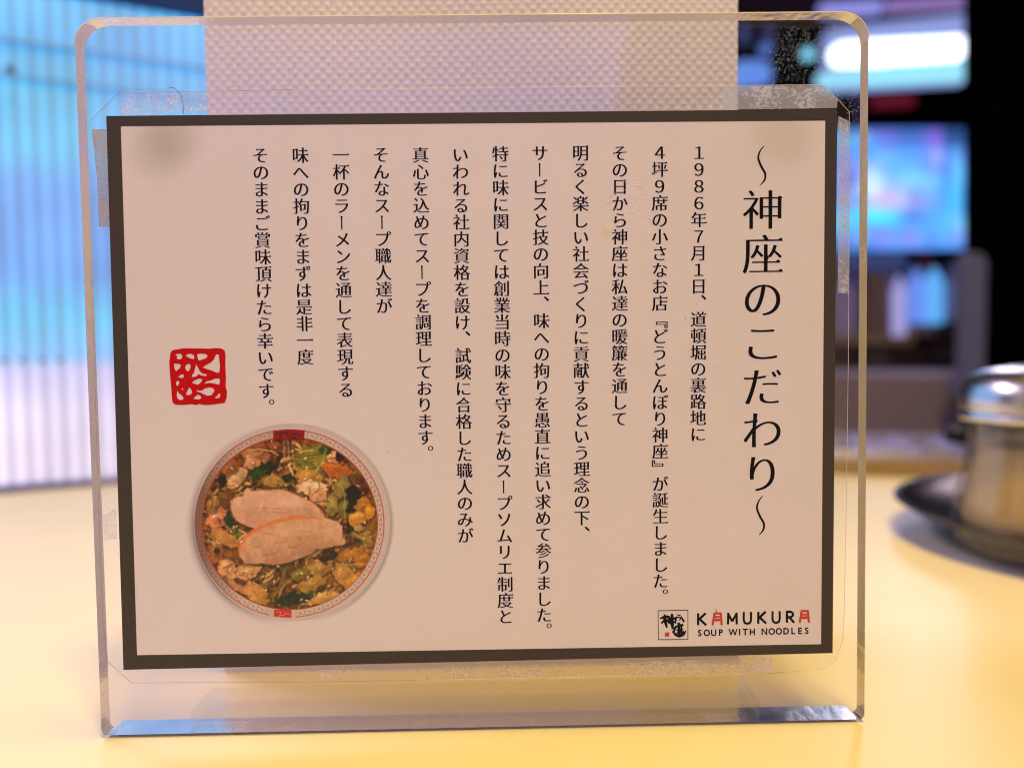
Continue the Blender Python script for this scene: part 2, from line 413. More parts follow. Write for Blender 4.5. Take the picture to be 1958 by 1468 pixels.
# ------------------------------------------------------------------ laminated card
YC = -0.0009                     # front plane of the print
cd = empty('laminated_card', (0, -0.0005, 0.0122)); tag(cd, 'laminated white card of vertical Japanese text with a dark hatched border', 'menu card')
TLc, TRc, BRc, BLc = (203, 222), (1601, 209), (1592, 1248), (236, 1280)
ITL, ITR, IBR, IBL = (231, 242), (1578, 231), (1570, 1231), (262, 1252)
def crd(x, y, k=0.0): 
    return pt(x, y, YC - k)
prism('paper', [crd(*p) for p in (TLc, TRc, BRc, BLc)], 0.00022, M_paper, cd)
q = [crd(x, y, 0.00002) for x, y in (TLc, TRc, BRc, BLc, ITL, ITR, IBR, IBL)]
# soft rounded upper corners of the border
def corner_cut(P, A, B, r, n=5):
    P, A, B = Vector(P), Vector(A), Vector(B)
    a = (A-P).normalized()*r + P; b = (B-P).normalized()*r + P
    out = []
    for i in range(n+1):
        t = i/n; out.append(tuple(a*(1-t)**2 + P*2*t*(1-t) + b*t*t))
    return out
vs = q[:4] + q[4:]
mesh('hatched_border', vs, [(0,1,5,4), (1,2,6,5), (2,3,7,6), (3,0,4,7)], M_hatch, cd)

# clear film margin round the paper
film_px = [(228, 177), (900, 168), (1576, 162), (1624, 214), (1622, 700), (1614, 1180), (1611, 1225), (1598, 1262), (1575, 1278), (1500, 1285), (1000, 1296), (620, 1303), (252, 1305), (205, 1264), (172, 430), (163, 240)]
def film_ring():
    outer = [pt(x, y, -0.0006) for x, y in film_px]
    inner = [pt(x, y, -0.0006) for x, y in ((203,222),(1601,209),(1592,1248),(236,1280))]
    bm = bmesh.new()
    ov = [bm.verts.new(p) for p in outer]; iv = [bm.verts.new(p) for p in inner]
    es = [bm.edges.new((ov[i], ov[(i+1) % len(ov)])) for i in range(len(ov))] + [bm.edges.new((iv[i], iv[(i+1) % 4])) for i in range(4)]
    bmesh.ops.triangle_fill(bm, edges=es, use_beauty=True)
    return from_bm('laminate_film', bm, M_film, cd)
film_ring()
def strip(name, pxs, m, k=0.0, rad=0.00006):
    return tube(name, [pt(x, y, -0.0007-k) for x, y in pxs], rad, m, cd, 5)
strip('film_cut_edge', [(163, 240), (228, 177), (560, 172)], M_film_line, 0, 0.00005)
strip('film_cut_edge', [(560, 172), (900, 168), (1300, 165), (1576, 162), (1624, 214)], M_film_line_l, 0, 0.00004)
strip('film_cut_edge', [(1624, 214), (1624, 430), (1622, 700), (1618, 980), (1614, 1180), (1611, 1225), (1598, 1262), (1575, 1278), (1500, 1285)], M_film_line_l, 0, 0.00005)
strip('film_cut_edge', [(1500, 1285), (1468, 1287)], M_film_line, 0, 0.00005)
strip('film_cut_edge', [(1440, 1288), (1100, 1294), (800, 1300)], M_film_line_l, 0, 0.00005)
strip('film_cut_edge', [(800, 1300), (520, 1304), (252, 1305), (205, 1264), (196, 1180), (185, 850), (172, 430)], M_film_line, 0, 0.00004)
def patch(name, pxs, m, k=0.0):
    return mesh(name, [pt(x, y, -0.00065-k) for x, y in pxs], [tuple(range(len(pxs)))], m, cd)
patch('bubble_glare_film', [(231, 180), (395, 177), (395, 212), (300, 217), (231, 219)], M_film_crinkle)
patch('bubble_glare_film', [(1385, 165), (1572, 163), (1602, 190), (1600, 207), (1380, 210)], M_film_bright)
patch('bubble_glare_film', [(1603, 222), (1623, 232), (1623, 560), (1602, 560)], M_film_bright)
patch('bubble_glare_film', [(196, 985), (222, 972), (224, 1030), (200, 1032)], M_film_crinkle)
patch('bubble_glare_film', [(600, 1281), (1480, 1257), (1476, 1284), (1040, 1294), (620, 1302)], M_film_glare)  # glare band along the lower margin, painted as haze
patch('old_tape', [(175, 248), (203, 247), (214, 434), (189, 434), (185, 340)], M_tape, 0.00005)

# ---- printed glyphs: outlines of the built-in font, thinned across and given serifs like a brush-cut Ming face
TITLE = '神座のこだわり'
COLS = [
 ('１９８６年７月１日、道頓堀の裏路地に', (1336, 292), (1334, 830), 17),
 ('４坪９席の小さなお店『どうとんぼり神座』が誕生しました。', (1260.5, 292), (1262, 1110), 26),
 ('その日から神座は私達の暖簾を通して', (1184.5, 292.8), (1184, 800.2), 16),
 ('明るく楽しい社会づくりに貢献するという理念の下、', (1109.2, 292.8), (1112, 989.7), 22),
 ('サービスと技の向上、味への拘りを愚直に追い求めて参りました。', (1031.8, 292.8), (1039.5, 1175.2), 28),
 ('特に味に関しては創業当時の味を守るためスープソムリエ制度と', (955.8, 294.5), (966, 1178), 28),
 ('いわれる社内資格を設け、試験に合格した職人のみが', (879.5, 296.2), (889.2, 1023.6), 23),
 ('真心を込めてスープを調理しております。', (803.2, 296.5), (812.5, 836), 17),
 ('そんなスープ職人達が', (727.7, 296), (734, 585), 9),
 ('一杯のラーメンを通して表現する', (650.7, 296.5), (660.5, 745.2), 14),
 ('味への拘りをまずは是非一度', (573.6, 297.2), (583, 682.3), 12),
 ('そのままご賞味頂けたら幸いです。', (497.4, 297.2), (508.4, 747.1), 14),
]
CHARS = sorted(set(TITLE + ''.join(c[0] for c in COLS)))
def is_kanji(c): return 0x4e00 <= ord(c) <= 0x9fff

def font_loops(chars, res=6):
    """closed outline loops of each char, in em units (one text object per char)"""
    out = {}
    cu = bpy.data.curves.new('glyphs', 'FONT'); cu.size = 1.0; cu.fill_mode = 'NONE'; cu.resolution_u = res
    ob = bpy.data.objects.new('glyphs', cu); COL.objects.link(ob)
    for c in chars:
        cu.body = c
        dg = bpy.context.evaluated_depsgraph_get(); dg.update()
        me = ob.evaluated_get(dg).to_mesh()
        nb = {}
        for e in me.edges:
            a, b = e.vertices; nb.setdefault(a, []).append(b); nb.setdefault(b, []).append(a)
        vs = [(p.co.x, p.co.y) for p in me.vertices]
        seen = set(); loops = []
        for s in range(len(vs)):
            if s in seen or len(nb.get(s, [])) != 2: continue
            loop = [s]; seen.add(s)
            # follow vertex order so orientation is kept
            nxt = s+1 if (s+1) in nb[s] else nb[s][0]
            prev = s
            while nxt not in seen:
                loop.append(nxt); seen.add(nxt)
                n2 = [k for k in nb[nxt] if k != prev]
                prev, nxt = nxt, (n2[0] if n2 else s)
            loops.append([vs[k] for k in loop])
        ob.evaluated_get(dg).to_mesh_clear()
        out[c] = loops
    bpy.data.objects.remove(ob); bpy.data.curves.remove(cu)
    return out

def clean(loop, eps=0.0015):
    o = []
    for p in loop:
        if not o or math.hypot(p[0]-o[-1][0], p[1]-o[-1][1]) > eps: o.append(p)
    if len(o) > 2 and math.hypot(o[0][0]-o[-1][0], o[0][1]-o[-1][1]) <= eps: o.pop()
    return o
def area2(l): return sum(l[i][0]*l[(i+1) % len(l)][1] - l[(i+1) % len(l)][0]*l[i][1] for i in range(len(l)))/2

def ming(loops, dx, dy, serif):
    """thin the strokes by dx (upright strokes) and dy (level strokes), add triangular stroke ends"""
    loops = [clean(l) for l in loops]; loops = [l for l in loops if len(l) > 2]
    if not loops: return loops
    big = max(loops, key=lambda l: abs(area2(l)))
    sgn = 1 if area2(big) > 0 else -1            # outer loops counter-clockwise when sgn = 1
    out = []
    for l in loops:
        if sgn < 0: l = l[::-1]
        n = len(l); o = []
        nrm = []
        for i in range(n):
            ex, ey = l[(i+1) % n][0]-l[i][0], l[(i+1) % n][1]-l[i][1]; L = math.hypot(ex, ey) or 1
            nrm.append((ey/L, -ex/L, L))            # outward normal for CCW
        for i in range(n):
            a, b = nrm[i-1], nrm[i]
            # displacement d satisfies d.n = -(off(n)) for both adjacent edges
            def off(m): return dx*m[0]**2 + dy*m[1]**2
            oa, ob_ = off(a), off(b)
            det = a[0]*b[1]-a[1]*b[0]
            if abs(det) > 0.25:
                px = (-oa*b[1] + ob_*a[1])/det; py = (-a[0]*ob_ + b[0]*oa)/det
            else:
                mx_, my_ = a[0]+b[0], a[1]+b[1]; L = math.hypot(mx_, my_) or 1
                o_ = (oa+ob_)/2; px, py = -o_*mx_/L, -o_*my_/L
            dl = math.hypot(px, py); cap = 1.35*max(abs(dx), abs(dy), 1e-6)
            if dl > cap: px, py = px*cap/dl, py*cap/dl
            o.append((l[i][0]+px, l[i][1]+py))
        if serif:
            r = []
            n = len(o); i = 0
            for i in range(n):
                p0, p1, p2, p3 = o[i-1], o[i], o[(i+1) % n], o[(i+2) % n]
                # right end of a level stroke: previous edge runs right (bottom), this edge runs up, next runs left
                up = p2[1]-p1[1]
                if abs(p2[0]-p1[0]) < 0.006 and 0.008 < up < 0.07 and p1[0]-p0[0] > 0.05 and abs(p1[1]-p0[1]) < 0.01 and p2[0]-p3[0] > 0.05 and abs(p3[1]-p2[1]) < 0.01:
                    r.append((p1[0]+0.012, p1[1])); r.append((p1[0]-0.012, p2[1]+serif)); r.append((p1[0]-0.075, p2[1]))
                    o[(i+1) % n] = None if (i+1) < n else o[(i+1) % n]
                elif p1 is None: continue
                else: r.append(p1)
                if o[(i+1) % n] is None:
                    o[(i+1) % n] = p2; skip = (i+1) % n
                    o[skip] = (p2[0]-0.0751, p2[1])
            o = r
            # shoulder at the upper right corner of a box
            r = []; n = len(o)
            for i in range(n):
                p0, p1, p2 = o[i-1], o[i], o[(i+1) % n]
                # CCW outer: coming up the right side, then turning left along the top
                if p1[1]-p0[1] > 0.10 and abs(p1[0]-p0[0]) < 0.008 and p1[0]-p2[0] > 0.10 and abs(p2[1]-p1[1]) < 0.008:
                    r += [(p1[0]+0.002, p1[1]-0.035), (p1[0]+0.022, p1[1]-0.004), (p1[0]-0.018, p1[1]+serif*0.75), (p1[0]-0.065, p1[1])]
                else: r.append(p1)
            o = r
        out.append(o)
    return out

CX0 = 0.5
GL = font_loops(CHARS)
xs = [p[0] for l in GL['国' if '国' in GL else '神'] for p in l]; ys = [p[1] for l in GL['神'] for p in l]
gs = 1.0/((max(ys)-min(ys))/0.93)                 # glyph scale so a kanji fills 0.93 of the em
gcy = (max(ys)+min(ys))/2; gcx = (max(xs)+min(xs))/2
GM = {}
for c in CHARS:
    ls = [[((p[0]-gcx)*gs, (p[1]-gcy)*gs) for p in l] for l in GL[c]]
    if c in '、。':
        ls = ming(ls, 0.0 if c == '、' else 0.012, 0.0 if c == '、' else 0.012, 0)
        ls = [[(x+0.62, y+0.62) for x, y in l] for l in ls]
    elif c == 'ー':
        # upright long mark: a stroke with a heavy head
        ls = [[(-0.035, 0.40), (0.03, 0.37), (0.035, 0.33), (0.018, 0.24), (0.015, -0.38), (-0.01, -0.42), (-0.028, -0.36), (-0.026, 0.26), (-0.05, 0.37)][::-1]]
    elif c in '『』':
        ls = ming(ls, -0.004, -0.004, 0)
        ls = [[(y, -x) for x, y in l] for l in ls]
    elif is_kanji(c): ls = ming(ls, 0.0, 0.010, 0.042)
    else: ls = ming(ls, 0.0, 0.009, 0)
    GM[c] = ls

def fill_loops(name, polys, Y, m, parent):
    """polys: closed loops of (X, Z); filled with holes into one flat mesh"""
    cu = bpy.data.curves.new(name, 'CURVE'); cu.dimensions = '2D'; cu.fill_mode = 'BOTH'
    for l in polys:
        s = cu.splines.new('POLY'); s.points.add(len(l)-1); s.use_cyclic_u = True
        for i, (x, z) in enumerate(l): s.points[i].co = (x*100, z*100, 0, 1)
    ob = bpy.data.objects.new(name, cu); COL.objects.link(ob)
    dg = bpy.context.evaluated_depsgraph_get(); dg.update()
    me = bpy.data.meshes.new_from_object(ob.evaluated_get(dg))
    bpy.data.objects.remove(ob); bpy.data.curves.remove(cu)
    for v_ in me.vertices: v_.co = (v_.co.x/100, Y, v_.co.y/100)
    me.materials.clear(); me.name = name
    return link(name, me, m, parent)

RV = Vector(crd(*TRc)) - Vector(crd(*TLc)); RV = Vector((RV.x, RV.z)).normalized()
YI = YC - 0.00003
def column(name, text, a, b, idx, em_k=1.0, sh=0.018, gm=None):
    A = Vector(crd(*a)); B = Vector(crd(*b)); A = Vector((A.x, A.z)); B = Vector((B.x, B.z))
    step = (B-A)/idx; em = step.length*em_k; up = -step.normalized()
    out = None
    # the upright strokes are heavier than the level ones: three impressions, each shifted a little sideways
    for j, dxs in enumerate((0.0, -sh, sh)):
        polys = []
        for i, c in enumerate(text):
            ctr = A + step*i + RV*(dxs*em)
            for l in (gm or GM)[c]:
                if len(l) < 3: continue
                polys.append([tuple(ctr + RV*(x*em) + up*(y*em)) for x, y in l])
        o = fill_loops(name, polys, YI - 0.000004*j, M_ink, cd)
        if out is None: out = o
        else:
            bm = bmesh.new(); bm.from_mesh(out.data); bm.from_mesh(o.data); bm.to_mesh(out.data); bm.free()
            bpy.data.objects.remove(o)
    return out
for t_, a, b, idx in COLS:
    column('text_column', t_, a, b, idx, 1.0)
GT = {c: ming([[((p[0]-gcx)*gs, (p[1]-gcy)*gs) for p in l] for l in GL[c]], 0.006, 0.018, 0.040 if is_kanji(c) else 0) for c in set(TITLE)}
column('title_text', TITLE, (1457, 401), (1455.5, 905), 6, 0.96, 0.013, GT)

# strokes drawn as ribbons, in photo pixels on the card
_k = [0]
def ribbon(polys, pts, wd):
    """tapered ribbon polygon from points; wd = width or list of widths"""
    n = len(pts); w = wd if isinstance(wd, (list, tuple)) else [wd]*n
    L_, R_ = [], []
    for i in range(n):
        a = Vector(pts[max(i-1, 0)]); b = Vector(pts[min(i+1, n-1)]); t = (b-a).normalized(); nn = Vector((-t.y, t.x))
        L_.append(Vector(pts[i]) + nn*w[i]/2); R_.append(Vector(pts[i]) - nn*w[i]/2)
    polys.append([tuple(p) for p in L_ + R_[::-1]])
def smooth_pts(pts, wd, n=8):
    """Catmull-Rom through the points"""
    P = [Vector((*p, w)) for p, w in zip(pts, wd)]; o = []
    for i in range(len(P)-1):
        p0, p1, p2, p3 = P[max(i-1,0)], P[i], P[i+1], P[min(i+2, len(P)-1)]
        for k in range(n):
            t = k/n
            o.append(0.5*((2*p1) + (p2-p0)*t + (2*p0-5*p1+4*p2-p3)*t*t + (3*p1-p0-3*p2+p3)*t**3))
    o.append(P[-1])
    return [(v_.x, v_.y) for v_ in o], [v_.z for v_ in o]
def ink(name, polys, m, parent=None, k0=0.0):
    """each polygon a flat face, every one a hair in front of the last"""
    vs, fs = [], []
    for j, l in enumerate(polys):
        b = len(vs); vs += [crd(x, y, 0.00003 + k0 + j*0.0000012) for x, y in l]; fs.append(tuple(range(b, b+len(l))))
    me = bpy.data.meshes.new(name); me.from_pydata(vs, [], fs); me.update()
    bm = bmesh.new(); bm.from_mesh(me); bmesh.ops.triangulate(bm, faces=bm.faces); bm.to_mesh(me); bm.free()
    return link(name, me, m, parent or cd)
# wave dashes above and below the title
for oy, ox in ((0, 0), (668.5, -2.5)):
    pl = []
    p, w = smooth_pts([(1461+ox, 279+oy), (1453+ox, 290+oy), (1450+ox, 303+oy), (1456+ox, 319+oy), (1463+ox, 332+oy), (1462+ox, 344+oy), (1454+ox, 354+oy)], [1.2, 2.8, 3.8, 4.2, 4.0, 3.4, 1.4])
    ribbon(pl, p, w); ink('wave_dash', pl, M_ink)

# red seal: rounded square with the pale shapes left open
def zs(l, ox=280, oy=620, s=6.993): return [(ox + x/s, oy + y/s) for x, y in l]
seal_out = [(322,380),(350,345),(500,320),(700,322),(850,326),(910,316),(1000,322),(1045,350),(1058,400),(1056,560),(1064,700),(1060,830),(1078,900),(1074,980),(1050,1050),(940,1066),(840,1078),(760,1078),(705,1064),(670,1078),(600,1068),(480,1078),(390,1076),(350,1045),(338,960),(332,840),(318,700),(310,600),(306,500)]
seal_holes = [
 [(388,405),(415,395),(450,394),(474,408),(480,440),(465,465),(430,468),(402,455),(414,430)],
 [(525,415),(560,396),(600,396),(635,412),(642,445),(630,468),(590,455),(545,435)],
 [(680,400),(720,390),(790,396),(822,420),(800,450),(750,470),(700,484),(685,450)],
 [(940,400),(965,405),(972,450),(985,560),(975,640),(950,650),(860,612),(800,595),(752,578),(800,545),(870,505),(905,470),(915,430)],
 [(372,525),(430,530),(462,540),(445,590),(395,628),(375,590)],
 [(525,550),(555,530),(588,535),(590,580),(570,620),(545,628),(520,590)],
 [(664,535),(690,580),(710,620),(745,655),(810,668),(800,692),(740,685),(700,665),(660,700),(605,704),(610,680),(635,650),(648,600)],
 [(425,705),(450,680),(490,664),(502,690),(490,718),(450,715)],
 [(605,780),(650,745),(700,726),(745,732),(735,770),(690,808),(650,795)],
 [(775,795),(800,765),(860,750),(920,725),(965,722),(985,745),(975,808),(900,790),(840,782)],
 [(395,790),(405,760),(430,755),(440,785),(420,822),(402,815)],
 [(575,840),(605,880),(612,920),(580,945),(530,942),(545,890)],
 [(470,865),(482,850),(494,860),(488,878),(476,876)],
 [(680,870),(690,885),(740,885),(790,855),(850,842),(900,858),(910,890),(870,945),(820,955),(760,930),(720,910),(672,900)],
 [(415,885),(430,915),(470,945),(498,985),(490,1008),(440,1012),(410,980),(405,930)],
 [(625,995),(655,965),(690,938),(725,960),(735,985),(705,1004)],
 [(965,925),(990,930),(985,965),(955,990),(920,990),(925,970),(950,955)],
]
def px_fill(name, loops, m, parent=None):
    return fill_loops(name, [[(crd(x, y)[0], crd(x, y)[2]) for x, y in l] for l in loops], YI, m, parent or cd)
px_fill('red_seal', [zs(seal_out)] + [zs(h) for h in seal_holes], M_red)

# shop mark: framed brush characters, red dot square, and the lettering
def zl(l): return [(1220 + x/4.45, 1120 + y/4.45) for x, y in l]
px_fill('logo_frame', [zl([(168,206),(427,201),(427,455),(170,458)]), zl([(174,212),(421,207),(421,450),(176,452)])], M_ink)
br = [([(186,276),(230,262),(272,262)], [6,20,12]), ([(226,240),(230,290),(246,354)], [10,20,12]), ([(228,290),(196,318)], [18,8]), ([(240,285),(266,312)], [16,8]),
 ([(256,282),(330,270)], [16,12]), ([(290,236),(288,300),(296,364)], [14,24,14]), ([(258,312),(322,306)], [14,10]), ([(322,270),(316,318)], [14,10]), ([(262,282),(264,318)], [14,10]),
 ([(330,242),(362,252)], [6,8]), ([(322,262),(362,272),(352,292)], [8,8,5]), ([(366,258),(392,304)], [8,14]), ([(345,310),(352,420)], [16,18]), ([(316,348),(386,330)], [14,14]),
 ([(322,340),(298,400)], [12,16]), ([(306,400),(345,424),(388,408),(406,378)], [14,18,16,5]), ([(328,376),(382,364)], [12,10]), ([(366,322),(372,412)], [10,12]), ([(330,398),(394,388)], [10,12])]
pl = []
for p, w in br:
    pp, ww = smooth_pts(p, w, 5)
    ww = [x*(1+0.12*math.sin(3.1*i+len(pl))) for i, x in enumerate(ww)]
    ribbon(pl, zl(pp), [1.35*x/4.45 for x in ww])
ink('logo_brush_mark', pl, M_ink)
px_fill('logo_red_square', [zl([(228,394),(266,392),(266,428),(230,430)])], M_redlogo)
lt = []; w = 19.5/4.45
def L(*pts, ww=w): ribbon(lt, zl(pts), ww)
L((512,231),(511,333)); L((576,230),(518,284)); L((520,277),(580,332))
L((765,325),(768,226)); L((764,230),(802,300), ww=w*0.95); L((802,300),(842,227), ww=w*0.95); L((838,227),(840,325))
def U(x0, x1, y0, y1):
    p, ww = smooth_pts([(x0,y0),(x0,y1-34),(x0+10,y1-8),((x0+x1)/2,y1-2),(x1-10,y1-8),(x1,y1-34),(x1,y0-1)], [18.0]*7, 5); ribbon(lt, zl(p), [k/4.45 for k in ww])
U(900, 961, 220, 320)
L((1024,219),(1023,319)); L((1086,217),(1030,270)); L((1032,264),(1090,317))
U(1145, 1205, 214, 313)
L((1267,212),(1267,311)); L((1260,219),(1300,218),(1318,232),(1318,250),(1300,264),(1262,266)); L((1290,266),(1328,311))
ink('brand_lettering', lt, M_ink)
lt = []
for dx_, dy_ in ((0, 0), (742, -20)):
    L((645+dx_,232+dy_),(709+dx_,232+dy_), ww=w*0.9); L((651+dx_,228+dy_),(646+dx_,262+dy_),(634+dx_,332+dy_), ww=w); L((704+dx_,228+dy_),(706+dx_,262+dy_),(712+dx_,332+dy_), ww=w)
    L((640+dx_,288+dy_),(712+dx_,288+dy_), ww=w*1.15); L((646+dx_,262+dy_),(708+dx_,262+dy_), ww=w*0.8)
ink('brand_lettering', lt, M_redlogo)
lt = []; L((658,196),(664,206),(668,220), ww=5/4.45); ink('brand_lettering', lt, M_ink)
def sub_line():
    lp = font_loops(sorted(set('SOUPWITHNDLE')), 4)
    hh = max(p[1] for l in lp['H'] for p in l)
    cs = [('S',525),('O',585),('U',643),('P',705),('W',808),('I',864),('T',912),('H',972),('N',1075),('O',1137),('O',1198),('D',1260),('L',1320),('E',1378),('S',1435)]
    polys = []
    for c, x in cs:
        X = [p[0] for l in lp[c] for p in l]; mx_ = (min(X)+max(X))/2
        yb = 424 - (x-525)*0.0215; sc = 52/hh
        fat = ming(lp[c], -0.032, -0.026, 0)
        for l in fat:
            l = clean(l)
            polys.append(zl([(x + (p[0]-mx_)*sc*0.92, yb - p[1]*sc) for p in l]))
    px_fill('tagline_lettering', polys, M_ink)
sub_line()

# ---- printed picture of the noodle bowl, painted per vertex on a fine grid
def paint_bowl():
    S = 3.336; OX, OY = 340, 780
    n = 400; lo, hi = 40, 1430
    g = np.linspace(lo, hi, n); Xg, Yg = np.meshgrid(g, g)
    rng = np.random.default_rng(3)
    pap = np.array(lin((212, 178, 162)))
    def C(r, g_, b): return np.array(lin((r, g_, b)))/pap*np.array(PAPER)
    img = np.tile(np.array(PAPER), (n, n, 1)).astype(float)
    def vnoise(sc, seed):
        r_ = np.random.default_rng(seed); m_ = int((hi-lo)/sc)+3; a = r_.random((m_, m_))
        u = (Xg-lo)/sc; v_ = (Yg-lo)/sc; i = u.astype(int); j = v_.astype(int); fu = u-i; fv = v_-j
        fu = fu*fu*(3-2*fu); fv = fv*fv*(3-2*fv)
        return a[j,i]*(1-fu)*(1-fv)+a[j,i+1]*fu*(1-fv)+a[j+1,i]*(1-fu)*fv+a[j+1,i+1]*fu*fv
    wob = (vnoise(28, 1)-0.5)*22 + (vnoise(9, 2)-0.5)*8; wob2 = (vnoise(26, 5)-0.5)*22 + (vnoise(9, 6)-0.5)*8
    def over(mask, col):
        img[:] = img*(1-mask[..., None]) + np.array(col)*mask[..., None]
    def ell(cx, cy, rx, ry, ang=0, soft=4.0, warp=0.0):
        x = Xg-cx+wob*warp; y = Yg-cy+wob2*warp; c, s = math.cos(ang), math.sin(ang)
        u = (x*c+y*s)/rx; v_ = (-x*s+y*c)/ry; d = (np.sqrt(u*u+v_*v_)-1)*min(rx, ry)
        return np.clip(0.5-d/soft, 0, 1)
    def poly(pts, soft=3.0, warp=0.5):
        x = Xg+wob*warp; y = Yg+wob2*warp; inside = np.zeros_like(x, bool); dist = np.full_like(x, 1e9)
        P = pts
        for i in range(len(P)):
            x0, y0 = P[i]; x1, y1 = P[(i+1) % len(P)]
            c_ = ((y0 > y) != (y1 > y)) & (x < (x1-x0)*(y-y0)/((y1-y0) or 1e-9)+x0); inside ^= c_
            t = np.clip(((x-x0)*(x1-x0)+(y-y0)*(y1-y0))/max((x1-x0)**2+(y1-y0)**2, 1e-9), 0, 1)
            dist = np.minimum(dist, np.hypot(x-x0-t*(x1-x0), y-y0-t*(y1-y0)))
        return np.clip(0.5+np.where(inside, dist, -dist)/soft, 0, 1)
    def stroke(pts, wd, col, alpha=1.0, soft=2.5):
        xs_ = [p[0] for p in pts]; ys_ = [p[1] for p in pts]; pad = wd+8
        i0, i1 = np.searchsorted(g, [min(xs_)-pad, max(xs_)+pad]); j0, j1 = np.searchsorted(g, [min(ys_)-pad, max(ys_)+pad])
        if i1 <= i0 or j1 <= j0: return
        x = Xg[j0:j1, i0:i1]; y = Yg[j0:j1, i0:i1]; dist = np.full_like(x, 1e9)
        for (x0, y0), (x1, y1) in zip(pts[:-1], pts[1:]):
            t = np.clip(((x-x0)*(x1-x0)+(y-y0)*(y1-y0))/max((x1-x0)**2+(y1-y0)**2, 1e-9), 0, 1)
            dist = np.minimum(dist, np.hypot(x-x0-t*(x1-x0), y-y0-t*(y1-y0)))
        mk = np.clip(0.5-(dist-wd/2)/soft, 0, 1)*alpha
        img[j0:j1, i0:i1] = img[j0:j1, i0:i1]*(1-mk[..., None]) + np.array(col)*mk[..., None]
    # printed drop shade round the bowl
    d = np.hypot(Xg-705, Yg-745); m_ = np.clip((672-d)/75, 0, 1)**2*np.clip((800-Xg)/500, 0, 1)*0.85
    over(m_, C(60, 48, 62))
    d = np.hypot(Xg-733, Yg-738); m_ = np.clip((650-d)/22, 0, 1)*np.clip((Xg-800)/400, 0, 1)*0.55
    over(m_, C(90, 75, 75))
    over(ell(729, 728, 627, 630, 0, 6), C(190, 154, 134))
    over(ell(728, 732, 612, 614, 0, 20)*0.5, C(200, 160, 150))
    over(ell(712, 735, 606, 600, 0, 4), C(170, 30, 20))
    over(ell(712, 735, 600, 594, 0, 4), C(196, 152, 128))
    # key pattern between the two red lines
    ang = np.arctan2(Yg-735, Xg-712); rad = np.hypot((Xg-712)/603, (Yg-735)/597)
    band = ((rad > 0.945) & (rad < 0.985)).astype(float)
    k = np.sin(ang*118)*0.6 + np.sin(ang*59+rad*180)*0.7
    over(band*np.clip(k*1.3-0.3, 0, 1)*0.75, C(95, 75, 60))
    left = np.clip((420-Xg)/260, 0, 1)*(rad < 1.0)
    over(left*0.82, C(92, 52, 38))
    over(np.clip((330-Yg)/200, 0, 1)*(rad < 1.0)*(Xg < 700)*0.35, C(110, 62, 45))
    over(ell(712, 735, 565, 553, 0, 4), C(165, 45, 25))
    over(ell(714, 737, 559, 547, 0, 4), C(112, 66, 30))
    bowl = ell(714, 737, 557, 545, 0, 5)
    keep = img.copy()
    # broth
    a = vnoise(60, 11); b_ = vnoise(24, 12); c_ = vnoise(10, 13)
    t = a*0.5+b_*0.3+c_*0.2
    over(np.clip((t-0.42)*4, 0, 1), C(150, 96, 46)); over(np.clip((0.42-t)*5, 0, 1), C(62, 32, 16))
    over(np.clip((Xg-900)/300, 0, 1)*np.clip((Yg-600)/300, 0, 1)*0.55, C(190, 128, 52))
    # noodles and shredded vegetables as curved strands
    pal = [(186,134,84),(206,160,112),(150,100,56),(168,128,60),(132,110,40),(120,74,36),(196,150,96),(92,52,26),(172,120,66),(70,40,22)]
    for _ in range(520):
        r_ = 530*math.sqrt(rng.random()); th = rng.random()*2*math.pi; x = 714+r_*math.cos(th); y = 737+r_*math.sin(th)*0.98
        dr = th+math.pi/2 + rng.normal(0, 0.9); cv = rng.normal(0, 0.011); L_ = rng.uniform(35, 120); pts = []
        for s in range(7):
            pts.append((x, y)); x += math.cos(dr)*L_/6; y += math.sin(dr)*L_/6; dr += cv*L_/6
        col = C(*pal[rng.integers(len(pal))]); wd = rng.uniform(8, 20)
        stroke([(p+3, q+4) for p, q in pts], wd+3, C(70, 38, 18), 0.55)
        stroke(pts, wd, col, 0.85); stroke([(p-1, q-2) for p, q in pts], wd*0.3, np.minimum(col*1.25, 0.8), 0.4)
    # pieces
    def piece(cx, cy, rx, ry, ang, col, hl=0.35):
        rx *= 1.12; ry *= 1.12; col = tuple(v_*f for v_, f in zip(col, (0.97, 0.88, 0.82)))
        over(ell(cx+6, cy+8, rx*1.08, ry*1.12, ang, 14, 1.0)*0.7, C(60, 34, 16))
        over(ell(cx, cy, rx, ry, ang, 6, 1.2), C(*col))
        over(ell(cx-rx*0.15, cy-ry*0.25, rx*0.55, ry*0.4, ang, 18, 1.4)*hl, np.minimum(C(*[min(255, v_+38) for v_ in col]), 0.9))
        over(ell(cx+rx*0.3, cy+ry*0.35, rx*0.5, ry*0.3, ang, 18, 1.6)*0.35, C(*[v_*0.6 for v_ in col]))
